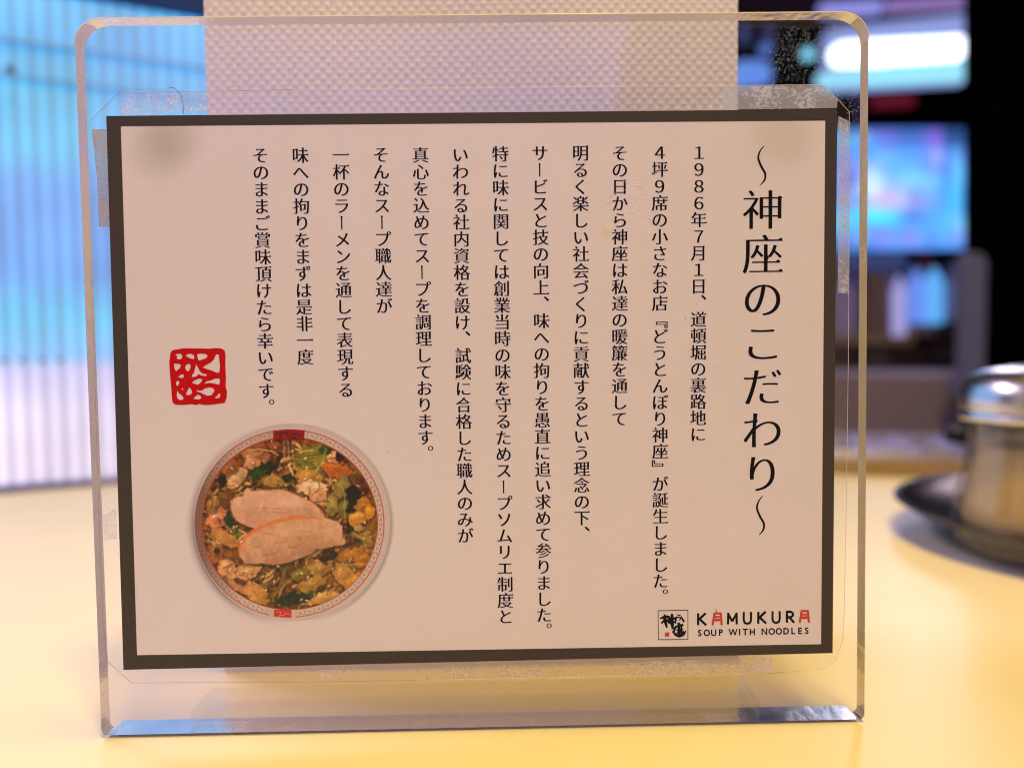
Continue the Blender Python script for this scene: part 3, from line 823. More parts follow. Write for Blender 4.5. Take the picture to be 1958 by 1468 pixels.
    P_ = [(370,440,72,50,-0.6,(205,168,132)),(250,690,52,74,0.45,(206,142,104)),(300,830,92,42,0.5,(190,140,84)),(240,920,40,66,-0.2,(168,112,66)),
      (500,300,90,38,0.2,(176,128,84)),(590,245,120,28,0.1,(152,96,54)),(480,345,44,40,0.3,(196,146,108)),(850,290,110,44,-0.25,(132,122,48)),(900,370,70,60,0.3,(150,136,66)),
      (838,440,84,46,0.1,(186,146,72)),(640,460,90,34,-0.1,(176,140,78)),(1010,385,92,50,0.35,(196,122,56)),(990,300,46,34,-0.3,(214,164,130)),(850,510,92,42,0.1,(226,190,160)),
      (900,570,60,42,0.7,(208,160,124)),(1045,500,38,66,0.2,(150,132,74)),(985,620,36,56,0.0,(160,142,78)),(1060,640,30,50,0.2,(134,122,60)),(1180,620,40,66,0.2,(180,128,58)),
      (1150,700,60,34,-0.2,(206,156,78)),(1225,660,28,46,0,(206,150,50)),(1160,775,60,28,0.4,(180,150,92)),(1200,850,52,34,0.4,(160,128,62)),(1110,930,90,36,-0.2,(172,124,52)),
      (1180,960,40,52,0.5,(190,134,54)),(1060,1060,74,56,0.9,(188,146,88)),(1120,1110,46,62,0.6,(196,146,60)),(900,1020,86,44,-0.3,(166,134,78)),(850,1120,90,38,-0.3,(178,144,78)),
      (440,1040,80,44,-0.1,(196,156,104)),(310,1020,52,48,0.3,(204,158,116)),(400,1115,72,48,0.4,(206,158,120)),(480,1165,80,36,0.3,(196,146,88)),(520,1215,60,24,0.3,(190,150,80)),
      (230,610,34,50,0.6,(164,126,70)),(310,570,40,50,0.3,(130,90,50)),(900,1210,120,34,-0.2,(206,166,104)),(330,390,50,32,-0.5,(150,104,58)),(690,1010,100,28,0.1,(110,80,38)),(780,1060,60,34,-0.2,(140,118,52))]
    for p in P_: piece(*p)
    over(ell(395, 1105, 40, 20, 0.3, 8, 0.6), C(120, 62, 36)); over(ell(245, 905, 20, 34, -0.3, 8, 0.6), C(80, 40, 26))
    for _ in range(90):
        r_ = 535*math.sqrt(rng.random()); th = rng.random()*2*math.pi; x = 714+r_*math.cos(th); y = 737+r_*math.sin(th)*0.98
        dr = rng.random()*6.28; cv = rng.normal(0, 0.012); L_ = rng.uniform(30, 90); pts = []
        for s in range(6):
            pts.append((x, y)); x += math.cos(dr)*L_/5; y += math.sin(dr)*L_/5; dr += cv*L_/5
        col = C(*[(186,140,84),(92,54,26),(150,126,54),(206,166,120),(60,34,18),(128,88,40)][rng.integers(6)]); wd = rng.uniform(4, 10)
        stroke([(p+3, q+4) for p, q in pts], wd+2, C(64, 36, 18), 0.45); stroke(pts, wd, col, 0.7)
    # leafy greens
    for (cx, cy, rx, ry, an, col) in [(560,385,78,38,-0.3,(42,54,28)),(500,415,60,26,-0.4,(60,74,28)),(705,448,40,26,0.2,(46,50,32)),(1110,560,52,62,0.3,(24,30,22)),(1105,630,26,46,0,(28,34,20)),
      (325,710,26,60,-0.1,(50,62,28)),(278,470,28,52,0.1,(38,30,20)),(735,1215,120,46,-0.1,(38,52,22)),(690,1245,60,24,0.1,(40,56,26)),(940,265,28,34,0.2,(70,84,28)),(370,800,30,20,0.2,(84,92,36)),
      (1090,760,34,30,0.3,(54,34,24)),(1030,300,26,36,0.3,(50,34,24)),(1155,850,26,22,0.1,(60,54,26)),(960,940,60,44,-0.5,(66,42,24)),(860,1180,60,18,-0.1,(64,70,26))]:
        over(ell(cx, cy, rx, ry, an, 10, 1.8), C(*col)*0.85)
        for _ in range(9):
            x, y = cx+rng.normal(0, rx*0.5), cy+rng.normal(0, ry*0.5); dr = rng.random()*6.28
            stroke([(x, y), (x+14*math.cos(dr), y+14*math.sin(dr)), (x+24*math.cos(dr+0.6), y+24*math.sin(dr+0.6))], 3, C(*[v_*1.7 for v_ in col]), 0.55)
    # green leaf ribs
    for j in range(16):
        a0 = 1.75-j*0.045; x0, y0 = 600-j*2, 1240-j*3
        stroke([(x0+j*3, y0), (x0+30+j*4, y0-70), (x0+62+j*4.5, y0-150-j*3), (x0+70+j*6, y0-215)], 4, C(*((150,128,48) if j % 2 else (86,72,26))), 0.8)
    for j in range(9):
        stroke([(735+j*5, 350+j*8), (800, 310+j*9), (870+j*3, 300+j*10), (940, 290+j*8)], 4.5, C(*((156,146,60) if j % 2 else (104,94,34))), 0.75)
    stroke([(945,265),(930,320),(905,370),(885,415)], 7, C(150,150,62), 0.9)
    stroke([(1040,480),(1065,560),(1060,640),(1070,700)], 6, C(176,160,92), 0.8)
    stroke([(1110,790),(1160,820),(1195,870),(1200,910)], 8, C(168,140,70), 0.9); stroke([(1010,990),(1090,1000),(1180,990)], 8, C(196,150,84), 0.8)
    for j in range(7): stroke([(660+j*14, 210), (668+j*13, 260), (664+j*14, 320)], 6, C(*((182,130,96) if j % 2 else (128,76,50))), 0.9)
    stroke([(440,268),(520,262),(600,275),(640,300)], 7, C(206,160,112), 0.9); stroke([(750,262),(800,275),(860,268)], 8, C(206,164,110), 0.9)
    # two slices of chicken
    m1 = [(338,592),(360,575),(422,558),(428,515),(445,508),(470,530),(560,522),(650,518),(700,528),(770,556),(850,592),(905,640),(940,690),(930,720),(850,720),(700,725),(600,745),(505,772),(440,752),(372,712),(345,660)]
    sh = poly([(x+4, y+14) for x, y in m1], 26, 0.4); over(sh*0.7, C(50, 28, 16))
    mk = poly(m1, 5, 0.45); over(mk, C(208, 152, 120))
    tt = vnoise(70, 21)*0.5+vnoise(22, 22)*0.3+vnoise(6, 23)*0.2
    over(mk*np.clip((tt-0.5)*2, 0, 0.3), C(226, 178, 146)); over(mk*np.clip((0.45-tt)*3, 0, 0.25), C(180, 122, 88)); over(mk*np.clip((Yg-600)/220, 0, 0.35), C(168, 108, 74))
    stroke([(700,528),(770,556),(850,592),(905,640),(945,690)], 10, C(165, 88, 40), 0.8); stroke([(340,592),(338,640),(350,670)], 8, C(196,120,76), 0.6)
    stroke([(470,528),(560,520),(650,517),(700,526)], 6, C(180,108,66), 0.7)
    for l in ([(545,632),(600,640),(650,640)], [(548,640),(575,665),(560,690)], [(600,660),(650,668),(700,672)], [(700,690),(760,685),(800,690)], [(800,640),(850,652)], [(830,660),(860,690)]):
        stroke(l, 4, C(150, 92, 60), 0.7)
    m2 = [(392,950),(388,900),(400,860),(430,815),(500,765),(600,720),(700,697),(800,692),(900,694),(960,706),(1020,728),(1048,752),(1046,800),(1060,830),(1074,852),(1060,866),(950,888),(880,905),(850,930),(760,965),(690,990),(600,1000),(500,990),(430,990)]
    sh = poly([(x+6, y+16) for x, y in m2], 26, 0.4); over(sh*0.75, C(48, 27, 16))
    mk = poly(m2, 5, 0.4); over(mk, C(198, 142, 106)); over(mk*np.clip((Yg-820)/260 + (Xg-700)/1500, 0, 0.45), C(150, 92, 58))
    tt = vnoise(80, 31)*0.5+vnoise(24, 32)*0.3+vnoise(6, 33)*0.2
    over(mk*np.clip((tt-0.5)*2, 0, 0.3), C(220, 168, 130)); over(mk*np.clip((0.45-tt)*3, 0, 0.25), C(166, 112, 78))
    p, ww = smooth_pts([(396,930),(402,870),(440,815),(510,770),(610,728),(720,704),(830,698),(920,706)], [14,20,24,26,26,22,16,8], 5)
    for i in range(len(p)-1): stroke([p[i], p[i+1]], ww[i], C(204, 112, 48), 0.55, 8)
    for l in ([(540,945),(600,930),(640,918)], [(700,890),(750,888),(778,872)], [(560,800),(610,805)], [(760,830),(785,822),(780,850)], [(800,790),(850,785)], [(620,860),(700,850)], [(850,905),(900,896)], [(480,890),(540,880)]):
        stroke(l, 4, C(120, 74, 46), 0.7)
    stroke([(520,988),(600,1002),(690,992),(760,967),(850,932)], 5, C(90, 52, 30), 0.7)
    for _ in range(90):
        r_ = 520*math.sqrt(rng.random()); th = rng.random()*2*math.pi; x, y = 714+r_*math.cos(th), 737+r_*math.sin(th)*0.98
        if 500 < y < 1000 and 340 < x < 1070 and rng.random() < 0.85: continue
        over(ell(x, y, rng.uniform(4, 11), rng.uniform(2, 5), rng.normal(0, 0.7), 4, 0.3)*0.75, C(248, 226, 190))
    # everything above stays inside the bowl
    img[:] = keep*(1-bowl[..., None]) + img*bowl[..., None]
    # labels on the rim
    over(poly([(606,146),(700,137),(812,140),(806,206),(700,196),(610,206)], 4, 0.15), C(138, 14, 10))
    for l in ([(630,165),(700,158)], [(660,150),(650,190)], [(690,150),(705,185)], [(715,180),(760,195)], [(730,165),(790,170)], [(745,160),(740,195)]): stroke(l, 9, C(60, 22, 14), 0.85)
    over(poly([(614,1284),(726,1286),(724,1336),(612,1328)], 4, 0.1), C(186, 20, 14))
    for l in ([(630,1300),(660,1298),(650,1320)], [(675,1296),(690,1310),(670,1322)], [(700,1300),(715,1320)], [(640,1325),(700,1312)]): stroke(l, 4, C(214, 120, 96), 0.8)
    over(poly([(586,1280),(612,1284),(610,1330),(582,1326)], 4, 0)*1.0, C(190,146,120)); over(poly([(727,1286),(752,1284),(752,1334),(725,1336)], 4, 0), C(196,152,126))
    gr = 0.60 + 0.5*vnoise(34, 41)*0.6 + 0.5*vnoise(13, 42)*0.7 + 0.5*vnoise(6, 43)*0.5
    inside = ell(714, 737, 557, 545, 0, 5); m12 = np.maximum(poly(m1, 5, 0.45), poly(m2, 5, 0.4))
    gr = 1 + (gr*0.93-1)*inside*(1-0.75*m12)
    img[:] = img*gr[..., None]
    dk = (np.clip(img, 0, 1)/0.45)**1.4*0.47*np.array([0.86, 0.76, 0.62])
    ii = (inside*(1-0.30*m12))[..., None]
    img[:] = img*(1-ii) + dk*ii
    bl = img.copy()
    bl[1:-1, 1:-1] = (img[1:-1, 1:-1]*4 + (img[:-2, 1:-1]+img[2:, 1:-1]+img[1:-1, :-2]+img[1:-1, 2:])*2 + img[:-2, :-2]+img[2:, 2:]+img[2:, :-2]+img[:-2, 2:])/16
    img[:] = img*(1-inside[..., None]) + bl*inside[..., None]
    # halftone grain
    ht = 1 + 0.07*np.sin((Xg+Yg)*0.62)*np.sin((Xg-Yg)*0.62)*(rad < 1.03)
    img[:] = np.clip(img*ht[..., None], 0.003, 0.95)
    # tone: prints keep a gentle grain
    V = []
    for j in range(n):
        for i in range(n): V.append(crd(OX+g[i]/S, OY+g[j]/S, 0.00002))
    dd = np.hypot(Xg-720, Yg-738)
    Fc = []; 
    for j in range(n-1):
        for i in range(n-1):
            if dd[j, i] < 684: Fc.append((j*n+i, (j+1)*n+i, (j+1)*n+i+1, j*n+i+1))
    o = mesh('bowl_print', V, Fc, M_bowl, cd)
    ca = o.data.color_attributes.new('print', 'FLOAT_COLOR', 'POINT')
    ca.data.foreach_set('color', np.concatenate([img, np.ones((n, n, 1))], 2).astype(np.float32).ravel())
    return o
paint_bowl()
# pale slivers that paint in the glare streaks of the wrinkled film
M_glare_streak = sheet_clear('film_glare_streaks', 0.3, (1, 1, 1), haze=0.30, haze_col=(1.0, 0.95, 1.0), speck=0.75, speck_scale=2500)
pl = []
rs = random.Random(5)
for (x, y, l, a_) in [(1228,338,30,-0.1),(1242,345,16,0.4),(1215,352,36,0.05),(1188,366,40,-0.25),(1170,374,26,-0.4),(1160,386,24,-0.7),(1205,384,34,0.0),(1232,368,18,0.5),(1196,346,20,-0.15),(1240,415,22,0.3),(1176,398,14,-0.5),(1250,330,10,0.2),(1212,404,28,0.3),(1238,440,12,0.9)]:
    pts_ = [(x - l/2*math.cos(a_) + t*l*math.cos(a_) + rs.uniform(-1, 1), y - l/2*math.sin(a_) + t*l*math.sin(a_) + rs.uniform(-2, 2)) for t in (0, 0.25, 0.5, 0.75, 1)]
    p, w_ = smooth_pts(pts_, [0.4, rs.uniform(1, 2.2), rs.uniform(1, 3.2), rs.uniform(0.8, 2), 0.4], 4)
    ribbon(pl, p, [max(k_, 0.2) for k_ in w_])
ink('glare_streak', pl, M_glare_streak, None, 0.00008)
# small specks stuck on the card
def samp_card():
    p = crd(random.uniform(250, 1570), random.uniform(250, 1240)); return p[0], p[2]
flecks('card_specks', 26, samp_card, YC-0.00006, 0.00004, 0.00011, M_darkspeck, cd)

# curled hair caught on the film
p, w = smooth_pts([(323, 169), (331, 168), (340, 175), (347, 186), (350, 200), (351, 218)], [1]*6, 6)
hr = tube('hair', [pt(x, y, -0.00125) for x, y in p], 0.00005, M_darkspeck); tag(hr, 'short curled dark hair stuck above the upper left corner of the card', 'hair')

# ------------------------------------------------------------------ embossed paper napkins
NY = 0.030
ns = empty('napkin_stack', (0.0, NY+0.02, 0)); tag(ns, 'upright stack of white napkins embossed with small dots behind the acrylic stand', 'napkins')
xl = pt(392, 60, NY)[0]; xr = pt(1411, 60, NY)[0]; NT = 0.178
def napkin_front():
    st_ = 0.00036; z0 = 0.0; nx = int((xr-xl)/st_)+1; zs_ = [0.0, 0.03, 0.07, 0.10] + list(np.arange(0.1175, NT, st_))
    X = np.linspace(xl, xr, nx); Z = np.array(zs_); XX, ZZ = np.meshgrid(X, Z)
    px_, pz_ = 0.00262, 0.00262
    u = XX/px_; v_ = ZZ/pz_
    f1 = np.cos(2*np.pi*u)*np.cos(2*np.pi*v_*0.5*1.0)
    # staggered rows of small domes
    row = np.floor(ZZ/(pz_*0.5)); cxs = (u + 0.5*(row % 2)); du = (cxs-np.round(cxs))*px_; dz = ZZ-(row+0.5)*pz_*0.5
    r_ = np.hypot(du, dz); h = 0.00020*np.clip(1-(r_/0.00080)**2, 0, 1)**1.3
    wv = 0.0005*np.sin(XX*38+0.5)*np.sin(ZZ*22) + 0.0003*np.sin(XX*90+ZZ*60)
    YY = NY - h*(ZZ > 0.1) + wv
    V = np.stack([XX, YY, ZZ], -1).reshape(-1, 3)
    nz = len(zs_); idx = np.arange(nx*nz).reshape(nz, nx)
    Q = np.stack([idx[:-1, :-1], idx[:-1, 1:], idx[1:, 1:], idx[1:, :-1]], -1).reshape(-1, 4)
    me = bpy.data.meshes.new('napkin'); me.vertices.add(len(V)); me.vertices.foreach_set('co', V.astype(np.float32).ravel())
    me.loops.add(Q.size); me.loops.foreach_set('vertex_index', Q.astype(np.int32).ravel())
    me.polygons.add(len(Q)); me.polygons.foreach_set('loop_start', np.arange(0, Q.size, 4, dtype=np.int32)); me.polygons.foreach_set('loop_total', np.full(len(Q), 4, np.int32))
    me.update(); me.validate()
    return link('napkin', me, M_napkin, ns, True)
napkin_front()
for k in range(16):
    dxl = random.uniform(-0.0012, 0.0010); dxr = random.uniform(-0.0012, 0.0008)
    if k == 0: dxl = -0.0009
    y0 = NY + 0.0011 + k*0.0024
    bm = box_bm(xl+dxl, xr+dxr, y0, y0+0.0021, 0.0, NT-random.uniform(0, 0.003), 0.0008, 3)
    for v_ in bm.verts: v_.co.y += 0.0003*math.sin(v_.co.x*70+k)
    from_bm('napkin', bm, M_napkin, ns, True)

# ------------------------------------------------------------------ ribbed screen on the left
S0 = Vector((-0.2931, 0.282, 0)); SD = Vector((0.901, 0.433, 0)).normalized(); SN = Vector((-SD.y, SD.x, 0))
sc_ = empty('ribbed_screen', S0 + SD*0.08); tag(sc_, 'backlit blue ribbed screen standing at the far left end of the table', 'screen')
def sp(s, n, z): p = S0 + SD*s + SN*n; return (p.x, p.y, z)
def sbox(name, s0, s1, n0, n1, z0, z1, m, bev=0.0):
    bm = bmesh.new(); vs_ = [bm.verts.new(sp(s, n, z)) for z in (z0, z1) for s, n in ((s0, n0), (s1, n0), (s1, n1), (s0, n1))]
    for f in ((0,1,2,3), (4,5,6,7), (0,1,5,4), (1,2,6,5), (2,3,7,6), (3,0,4,7)): bm.faces.new([vs_[i] for i in f])
    if bev: bmesh.ops.bevel(bm, geom=list(bm.edges), offset=bev, segments=2, affect='EDGES')
    return from_bm(name, bm, m, sc_)
def pane_mat():
    m, nt, b, out = mat_new('backlit_pane')
    geo = N(nt, 'ShaderNodeNewGeometry'); sep = N(nt, 'ShaderNodeSeparateXYZ'); nt.links.new(geo.outputs['Position'], sep.inputs[0])
    mr = N(nt, 'ShaderNodeMapRange'); mr.inputs['From Min'].default_value = 0.0; mr.inputs['From Max'].default_value = 0.30
    nt.links.new(sep.outputs['Z'], mr.inputs['Value'])
    cr = N(nt, 'ShaderNodeValToRGB'); nt.links.new(mr.outputs[0], cr.inputs[0])
    e = cr.color_ramp.elements
    e[0].position = 0.0; e[0].color = (*lin((248,232,255)), 1); e[1].position = 1.0; e[1].color = (*lin((84,190,255)), 1)
    for p_, c in ((0.14, (240,226,255)), (0.235, (212,206,255)), (0.262, (130,195,255)), (0.34, (95,205,255)), (0.43, (100,170,255)), (0.60, (104,172,255)), (0.68, (96,200,255)), (0.78, (84,200,255)), (0.90, (78,185,255))):
        x = e.new(p_); x.color = (*lin(c), 1)
    # bright light cores between the ribs
    px_ = N(nt, 'ShaderNodeVectorMath', operation='DOT_PRODUCT'); px_.inputs[1].default_value = tuple(SD)
    nt.links.new(geo.outputs['Position'], px_.inputs[0])
    off = S0.dot(SD)
    k = N(nt, 'ShaderNodeMath', operation='MULTIPLY_ADD'); k.inputs[1].default_value = 2*math.pi/0.0093; k.inputs[2].default_value = -2*math.pi/0.0093*off
    nt.links.new(px_.outputs['Value'], k.inputs[0])
    cs = N(nt, 'ShaderNodeMath', operation='COSINE'); nt.links.new(k.outputs[0], cs.inputs[0])
    sr = N(nt, 'ShaderNodeMapRange'); sr.inputs['From Min'].default_value = -1; sr.inputs['From Max'].default_value = 1; sr.inputs['To Min'].default_value = 1.14; sr.inputs['To Max'].default_value = 0.66
    nt.links.new(cs.outputs[0], sr.inputs['Value'])
    nz = N(nt, 'ShaderNodeTexNoise'); nz.inputs['Scale'].default_value = 14; nt.links.new(geo.outputs['Position'], nz.inputs['Vector'])
    nr = N(nt, 'ShaderNodeMapRange'); nr.inputs['From Min'].default_value = 0.3; nr.inputs['From Max'].default_value = 0.7; nr.inputs['To Min'].default_value = 0.8; nr.inputs['To Max'].default_value = 1.2
    nt.links.new(nz.outputs['Fac'], nr.inputs['Value'])
    ml = N(nt, 'ShaderNodeMath', operation='MULTIPLY'); nt.links.new(sr.outputs[0], ml.inputs[0]); nt.links.new(nr.outputs[0], ml.inputs[1])
    nt.links.new(cr.outputs[0], b.inputs['Emission Color']); nt.links.new(ml.outputs[0], b.inputs['Emission Strength'])
    b.inputs['Base Color'].default_value = (0.1, 0.12, 0.2, 1); b.inputs['Roughness'].default_value = 0.6
    return m
M_pane = pane_mat()
SL = 0.33
sbox('glowing_pane', -0.12, SL, 0.010, 0.014, 0.001, 0.296, M_pane)
sbox('header_panel', -0.12, SL, 0.006, 0.016, 0.297, 0.42, M_bluegrey)
rib = None
for k in range(-12, int(SL/0.0093)):
    s = k*0.0093
    if rib is None:
        rib = sbox('rib', 0.0-0.0013, 0.0013, -0.001, 0.006, 0.0015, 0.42, M_rib, 0.0006)
        rib.location = rib.location + SD*s; continue
    o = rib.copy(); COL.objects.link(o); o.parent = sc_; o.location = rib.location + SD*(k+12)*0.0093
for z in (0.2435, 0.2640):
    sbox('rail', -0.12, SL, 0.0065, 0.0095, z-0.0007, z+0.0007, M_rail)
bolt0 = None
for k in range(-6, 5):
    for z in (0.243, 0.0765):
        if z > 0.2 and k > 2: continue
        p = S0 + SD*(k*0.0093) + SN*(-0.0028)
        if bolt0 is None:
            bolt0 = lathe('bolt', [(0.0001,0.0),(0.0022,0.0),(0.0024,0.0008),(0.0018,0.002),(0.0001,0.0024)], (0,0,0), M_bolt, None, 12)
            bolt0.rotation_euler = (R(90), 0, math.atan2(SD.y, SD.x)); b_ = bolt0
        else:
            b_ = bolt0.copy(); COL.objects.link(b_)
        b_.scale = (1, 1, 1) if z > 0.2 else (0.6, 0.6, 0.6)
        b_.parent = sc_; b_.matrix_parent_inverse = Matrix.Translation(-Vector(sc_.location)); b_.location = (p.x, p.y, z)
sbox('sill', -0.12, SL, -0.004, 0.016, 0.0004, 0.0030, M_rib, 0.0005)

# ------------------------------------------------------------------ steel tray and glass shaker at the right
def ell_tray(cx, cy, a, b, rot, prof, m, name, parent):
    verts, faces = [], []; seg = 96
    for r, z in prof:
        for k in range(seg):
            t = 2*math.pi*k/seg; x = (a+r)*math.cos(t) if r > -min(a,b) else 0; y = (b+r)*math.sin(t)
            verts.append((cx + x*math.cos(rot)-y*math.sin(rot), cy + x*math.sin(rot)+y*math.cos(rot), z))
    for i in range(len(prof)-1):
        for k in range(seg): faces.append((i*seg+k, i*seg+(k+1)%seg, (i+1)*seg+(k+1)%seg, (i+1)*seg+k))
    faces.append(tuple((len(prof)-1)*seg+k for k in range(seg))); faces.append(tuple(range(seg)))
    return mesh(name, verts, faces, m, parent, True)
TC = (0.281, 0.127)
ty = empty('steel_tray', (TC[0], TC[1], 0)); tag(ty, 'shallow oval steel tray under the glass shaker at the right edge', 'tray')
ell_tray(TC[0], TC[1], 0.118, 0.094, R(0), [(-0.034, 0.0006), (-0.020, 0.0025), (-0.006, 0.0095), (0.0, 0.0135), (0.0012, 0.0142), (0.0010, 0.0149), (-0.0010, 0.0146), (-0.007, 0.0105), (-0.021, 0.0040), (-0.034, 0.0030)], M_steel_dark, 'dish', ty)
JC = (0.1985, 0.108, 0.0042)
jr = empty('glass_shaker', JC); tag(jr, 'round glass shaker with a domed steel lid standing on the oval tray', 'shaker')
M_glass = sheet_clear('shaker_glass', 0.04, (0.90, 0.89, 0.84), haze=0.05, haze_col=(0.8, 0.75, 0.65), fres=1.7)
lathe('glass_body', [(0.0001,0.0),(0.027,0.0),(0.0305,0.002),(0.0315,0.008),(0.0305,0.018),(0.0285,0.028),(0.0268,0.036),(0.0262,0.044),(0.0262,0.047),(0.0238,0.047),(0.0240,0.036),(0.0262,0.026),(0.0282,0.016),(0.0285,0.008),(0.0270,0.005),(0.0001,0.0045)], JC, M_glass, jr)
lathe('contents', [(0.0001,0.0052),(0.0255,0.0055),(0.0276,0.009),(0.0274,0.016),(0.0256,0.025),(0.0238,0.033),(0.0232,0.0365),(0.018,0.0375),(0.006,0.038),(0.0001,0.038)], JC, pbr('beige_seasoning', (0.66,0.50,0.22), rough=0.9, noise=0.25, nscale=700), jr)
lid = lathe('lid', [(0.0262,0.0462),(0.0288,0.0462),(0.0296,0.0470),(0.0296,0.0486),(0.0289,0.0494),(0.0293,0.0505),(0.0294,0.0545),(0.0287,0.0580),(0.0266,0.0615),(0.0220,0.0642),(0.013,0.0658),(0.0001,0.0664)], JC, M_steel, jr)
hole = None
for ring, cnt in ((0.0, 1), (0.005, 6), (0.010, 11)):
    for k in range(cnt):
        a = 2*math.pi*k/cnt + ring*40
        x, y = JC[0]+ring*math.cos(a), JC[1]+ring*math.sin(a); z = JC[2] + 0.0664 - 3.6*ring**2 - 0.00005
        if hole is None: hole = lathe('shaker_hole', [(0.0011,-0.0004),(0.0012,0.0002),(0.0009,0.0003),(0.0001,-0.0003)], (0,0,0), M_bolt, None, 12); h_ = hole
        else: h_ = hole.copy(); COL.objects.link(h_)
        h_.parent = lid; h_.matrix_parent_inverse = Matrix.Translation((0,0,0)) @ (jr.matrix_world.inverted() if False else Matrix.Identity(4)); h_.location = (x, y, z)
        h_.matrix_parent_inverse = Matrix.Identity(4)

# ------------------------------------------------------------------ things on the ledge and the kitchen behind, out of focus
ct = empty('cutlery_tray', (0.33, 0.31, 0.009)); tag(ct, 'long shiny steel tray on the wooden ledge behind the table', 'tray')
def obox(name, s0, s1, n0, n1, z0, z1, m, parent, bev=0.001):
    bm = bmesh.new(); f = lambda s, n, z: tuple(Vector((L0.x, L0.y, 0)) + LD*s + LN*n + Vector((0,0,z)))
    vs_ = [bm.verts.new(f(s, n, z)) for z in (z0, z1) for s, n in ((s0,n0),(s1,n0),(s1,n1),(s0,n1))]
    for q_ in ((0,1,2,3),(4,5,6,7),(0,1,5,4),(1,2,6,5),(2,3,7,6),(3,0,4,7)): bm.faces.new([vs_[i] for i in q_])
    bmesh.ops.bevel(bm, geom=list(bm.edges), offset=bev, segments=2, affect='EDGES')
    return from_bm(name, bm, m, parent)
obox('tray_floor', -0.05, 0.16, 0.006, 0.056, 0.0092, 0.0104, M_steel, ct, 0.0004)
obox('tray_wall', -0.05, 0.16, 0.004, 0.0058, 0.0092, 0.0150, pbr('bright_steel_lip', (0.85,0.87,1.0), rough=0.3, metal=1.0), ct, 0.0005)
obox('tray_wall', -0.05, 0.16, 0.0562, 0.058, 0.0092, 0.0200, M_steel, ct, 0.0005)
for k in range(7):
    s = -0.035 + k*0.026; c = Vector((L0.x, L0.y, 0)) + LD*s + LN*(0.016+0.01*(k % 3))
    if k == 0: sp0 = lathe('spoon', [(0.0001,-0.0018),(0.006,-0.001),(0.0095,0.002),(0.0098,0.0024),(0.0055,0.0002),(0.0001,-0.0006)], (0,0,0), M_spoon, None, 20, True, 1.0, 0.65); s_ = sp0
    else: s_ = sp0.copy(); COL.objects.link(s_)
    s_.location = (c.x, c.y, 0.0125); s_.rotation_euler = (0, 0, 0.5*k)
    tag(s_, 'steel spoon bowl lying in the long tray behind the table', 'spoon', 'spoons in the steel tray on the ledge')
# dark gadget on the ledge beside the shaker
gb = empty('seasoning_pot', pt(1828, 850, 0.34)); tag(gb, 'small dark round pot on the ledge just behind the shaker', 'pot')
pp = pt(1828, 868, 0.325)
lathe('pot_body', [(0.0001,0),(0.006,0),(0.0075,0.002),(0.0075,0.006),(0.0001,0.006)], (pp[0], pp[1], 0.0152), M_black, gb, 24)
lathe('pot_lid', [(0.0078,0.0062),(0.008,0.008),(0.004,0.0105),(0.0001,0.011)], (pp[0], pp[1], 0.0152), M_bolt, gb, 24)

BK = 1.5
def bslab(name, x0, y0, x1, y1, Y, th, m, parent=None, dy=0.0, bev=0.0):
    return pslab(name, [(x0, y0), (x1, y0+dy), (x1, y1+dy), (x0, y1)], Y, th, m, parent, bev)
# counter front
co = empty('counter', pt(1700, 860, 0.9)); tag(co, 'mauve grey service counter behind the table at the right', 'counter')
bslab('counter_front', 1380, 716, 2300, 1100, 0.9, 0.5, M_mauve, co, 4, 0.004)
# black partition wall at the far right, with the grey post before it
pw = empty('partition', pt(1930, 600, 0.95)); tag(pw, 'black partition wall filling the upper right corner', 'partition')
bslab('partition_panel', 1868, -260, 2500, 1000, 0.86, 0.03, M_black, pw, 0, 0.002)
gp = empty('post', pt(1868, 600, 0.84)); tag(gp, 'short grey post standing before the black partition', 'post')
pslab('post_shaft', [(1846, 492), (1858, 482), (1880, 484), (1889, 498), (1884, 735), (1842, 735)], 0.82, 0.02, M_greypost, gp, 0.002)
bslab('post_foot', 1838, 735, 1890, 760, 0.815, 0.04, M_greypost, gp, 0, 0.002)
# strip light fixture
fx = empty('strip_light', pt(1715, 100, BK)); tag(fx, 'bright white fluorescent strip light glowing at the upper right', 'light fixture')
pslab('housing', [(1588, 54), (1856, 26), (1858, 150), (1588, 166)], BK+0.02, 0.05, emit('lilac_glow_panel', lin((150,165,235)), 0.9), fx, 0.003)
pslab('tube', [(1596, 88), (1610, 80), (1845, 68), (1857, 80), (1856, 96), (1842, 108), (1610, 118), (1598, 110)], BK-0.02, 0.035, emit('white_tube_light', (0.85,0.95,1.0), 3.2), fx, 0.004)
pslab('reflector', [(1565, 142), (1700, 122), (1852, 112), (1850, 150), (1700, 158), (1567, 164)], BK-0.005, 0.02, emit('cyan_reflector_glow', lin((150,228,255)), 1.1), fx, 0.002)
f2 = empty('ceiling_light', pt(1700, 10, BK)); tag(f2, 'dim lilac ceiling light at the top edge above the strip light', 'light fixture')
pslab('diffuser', [(1572, 4), (1690, -3), (1690, 20), (1575, 24)], BK, 0.03, emit('lilac_diffuser', lin((150,150,235)), 0.9), f2, 0.003)
pslab('diffuser', [(1702, -4), (1858, -12), (1860, 8), (1702, 17)], BK, 0.03, emit('violet_diffuser', lin((150,120,190)), 0.8), f2, 0.003)
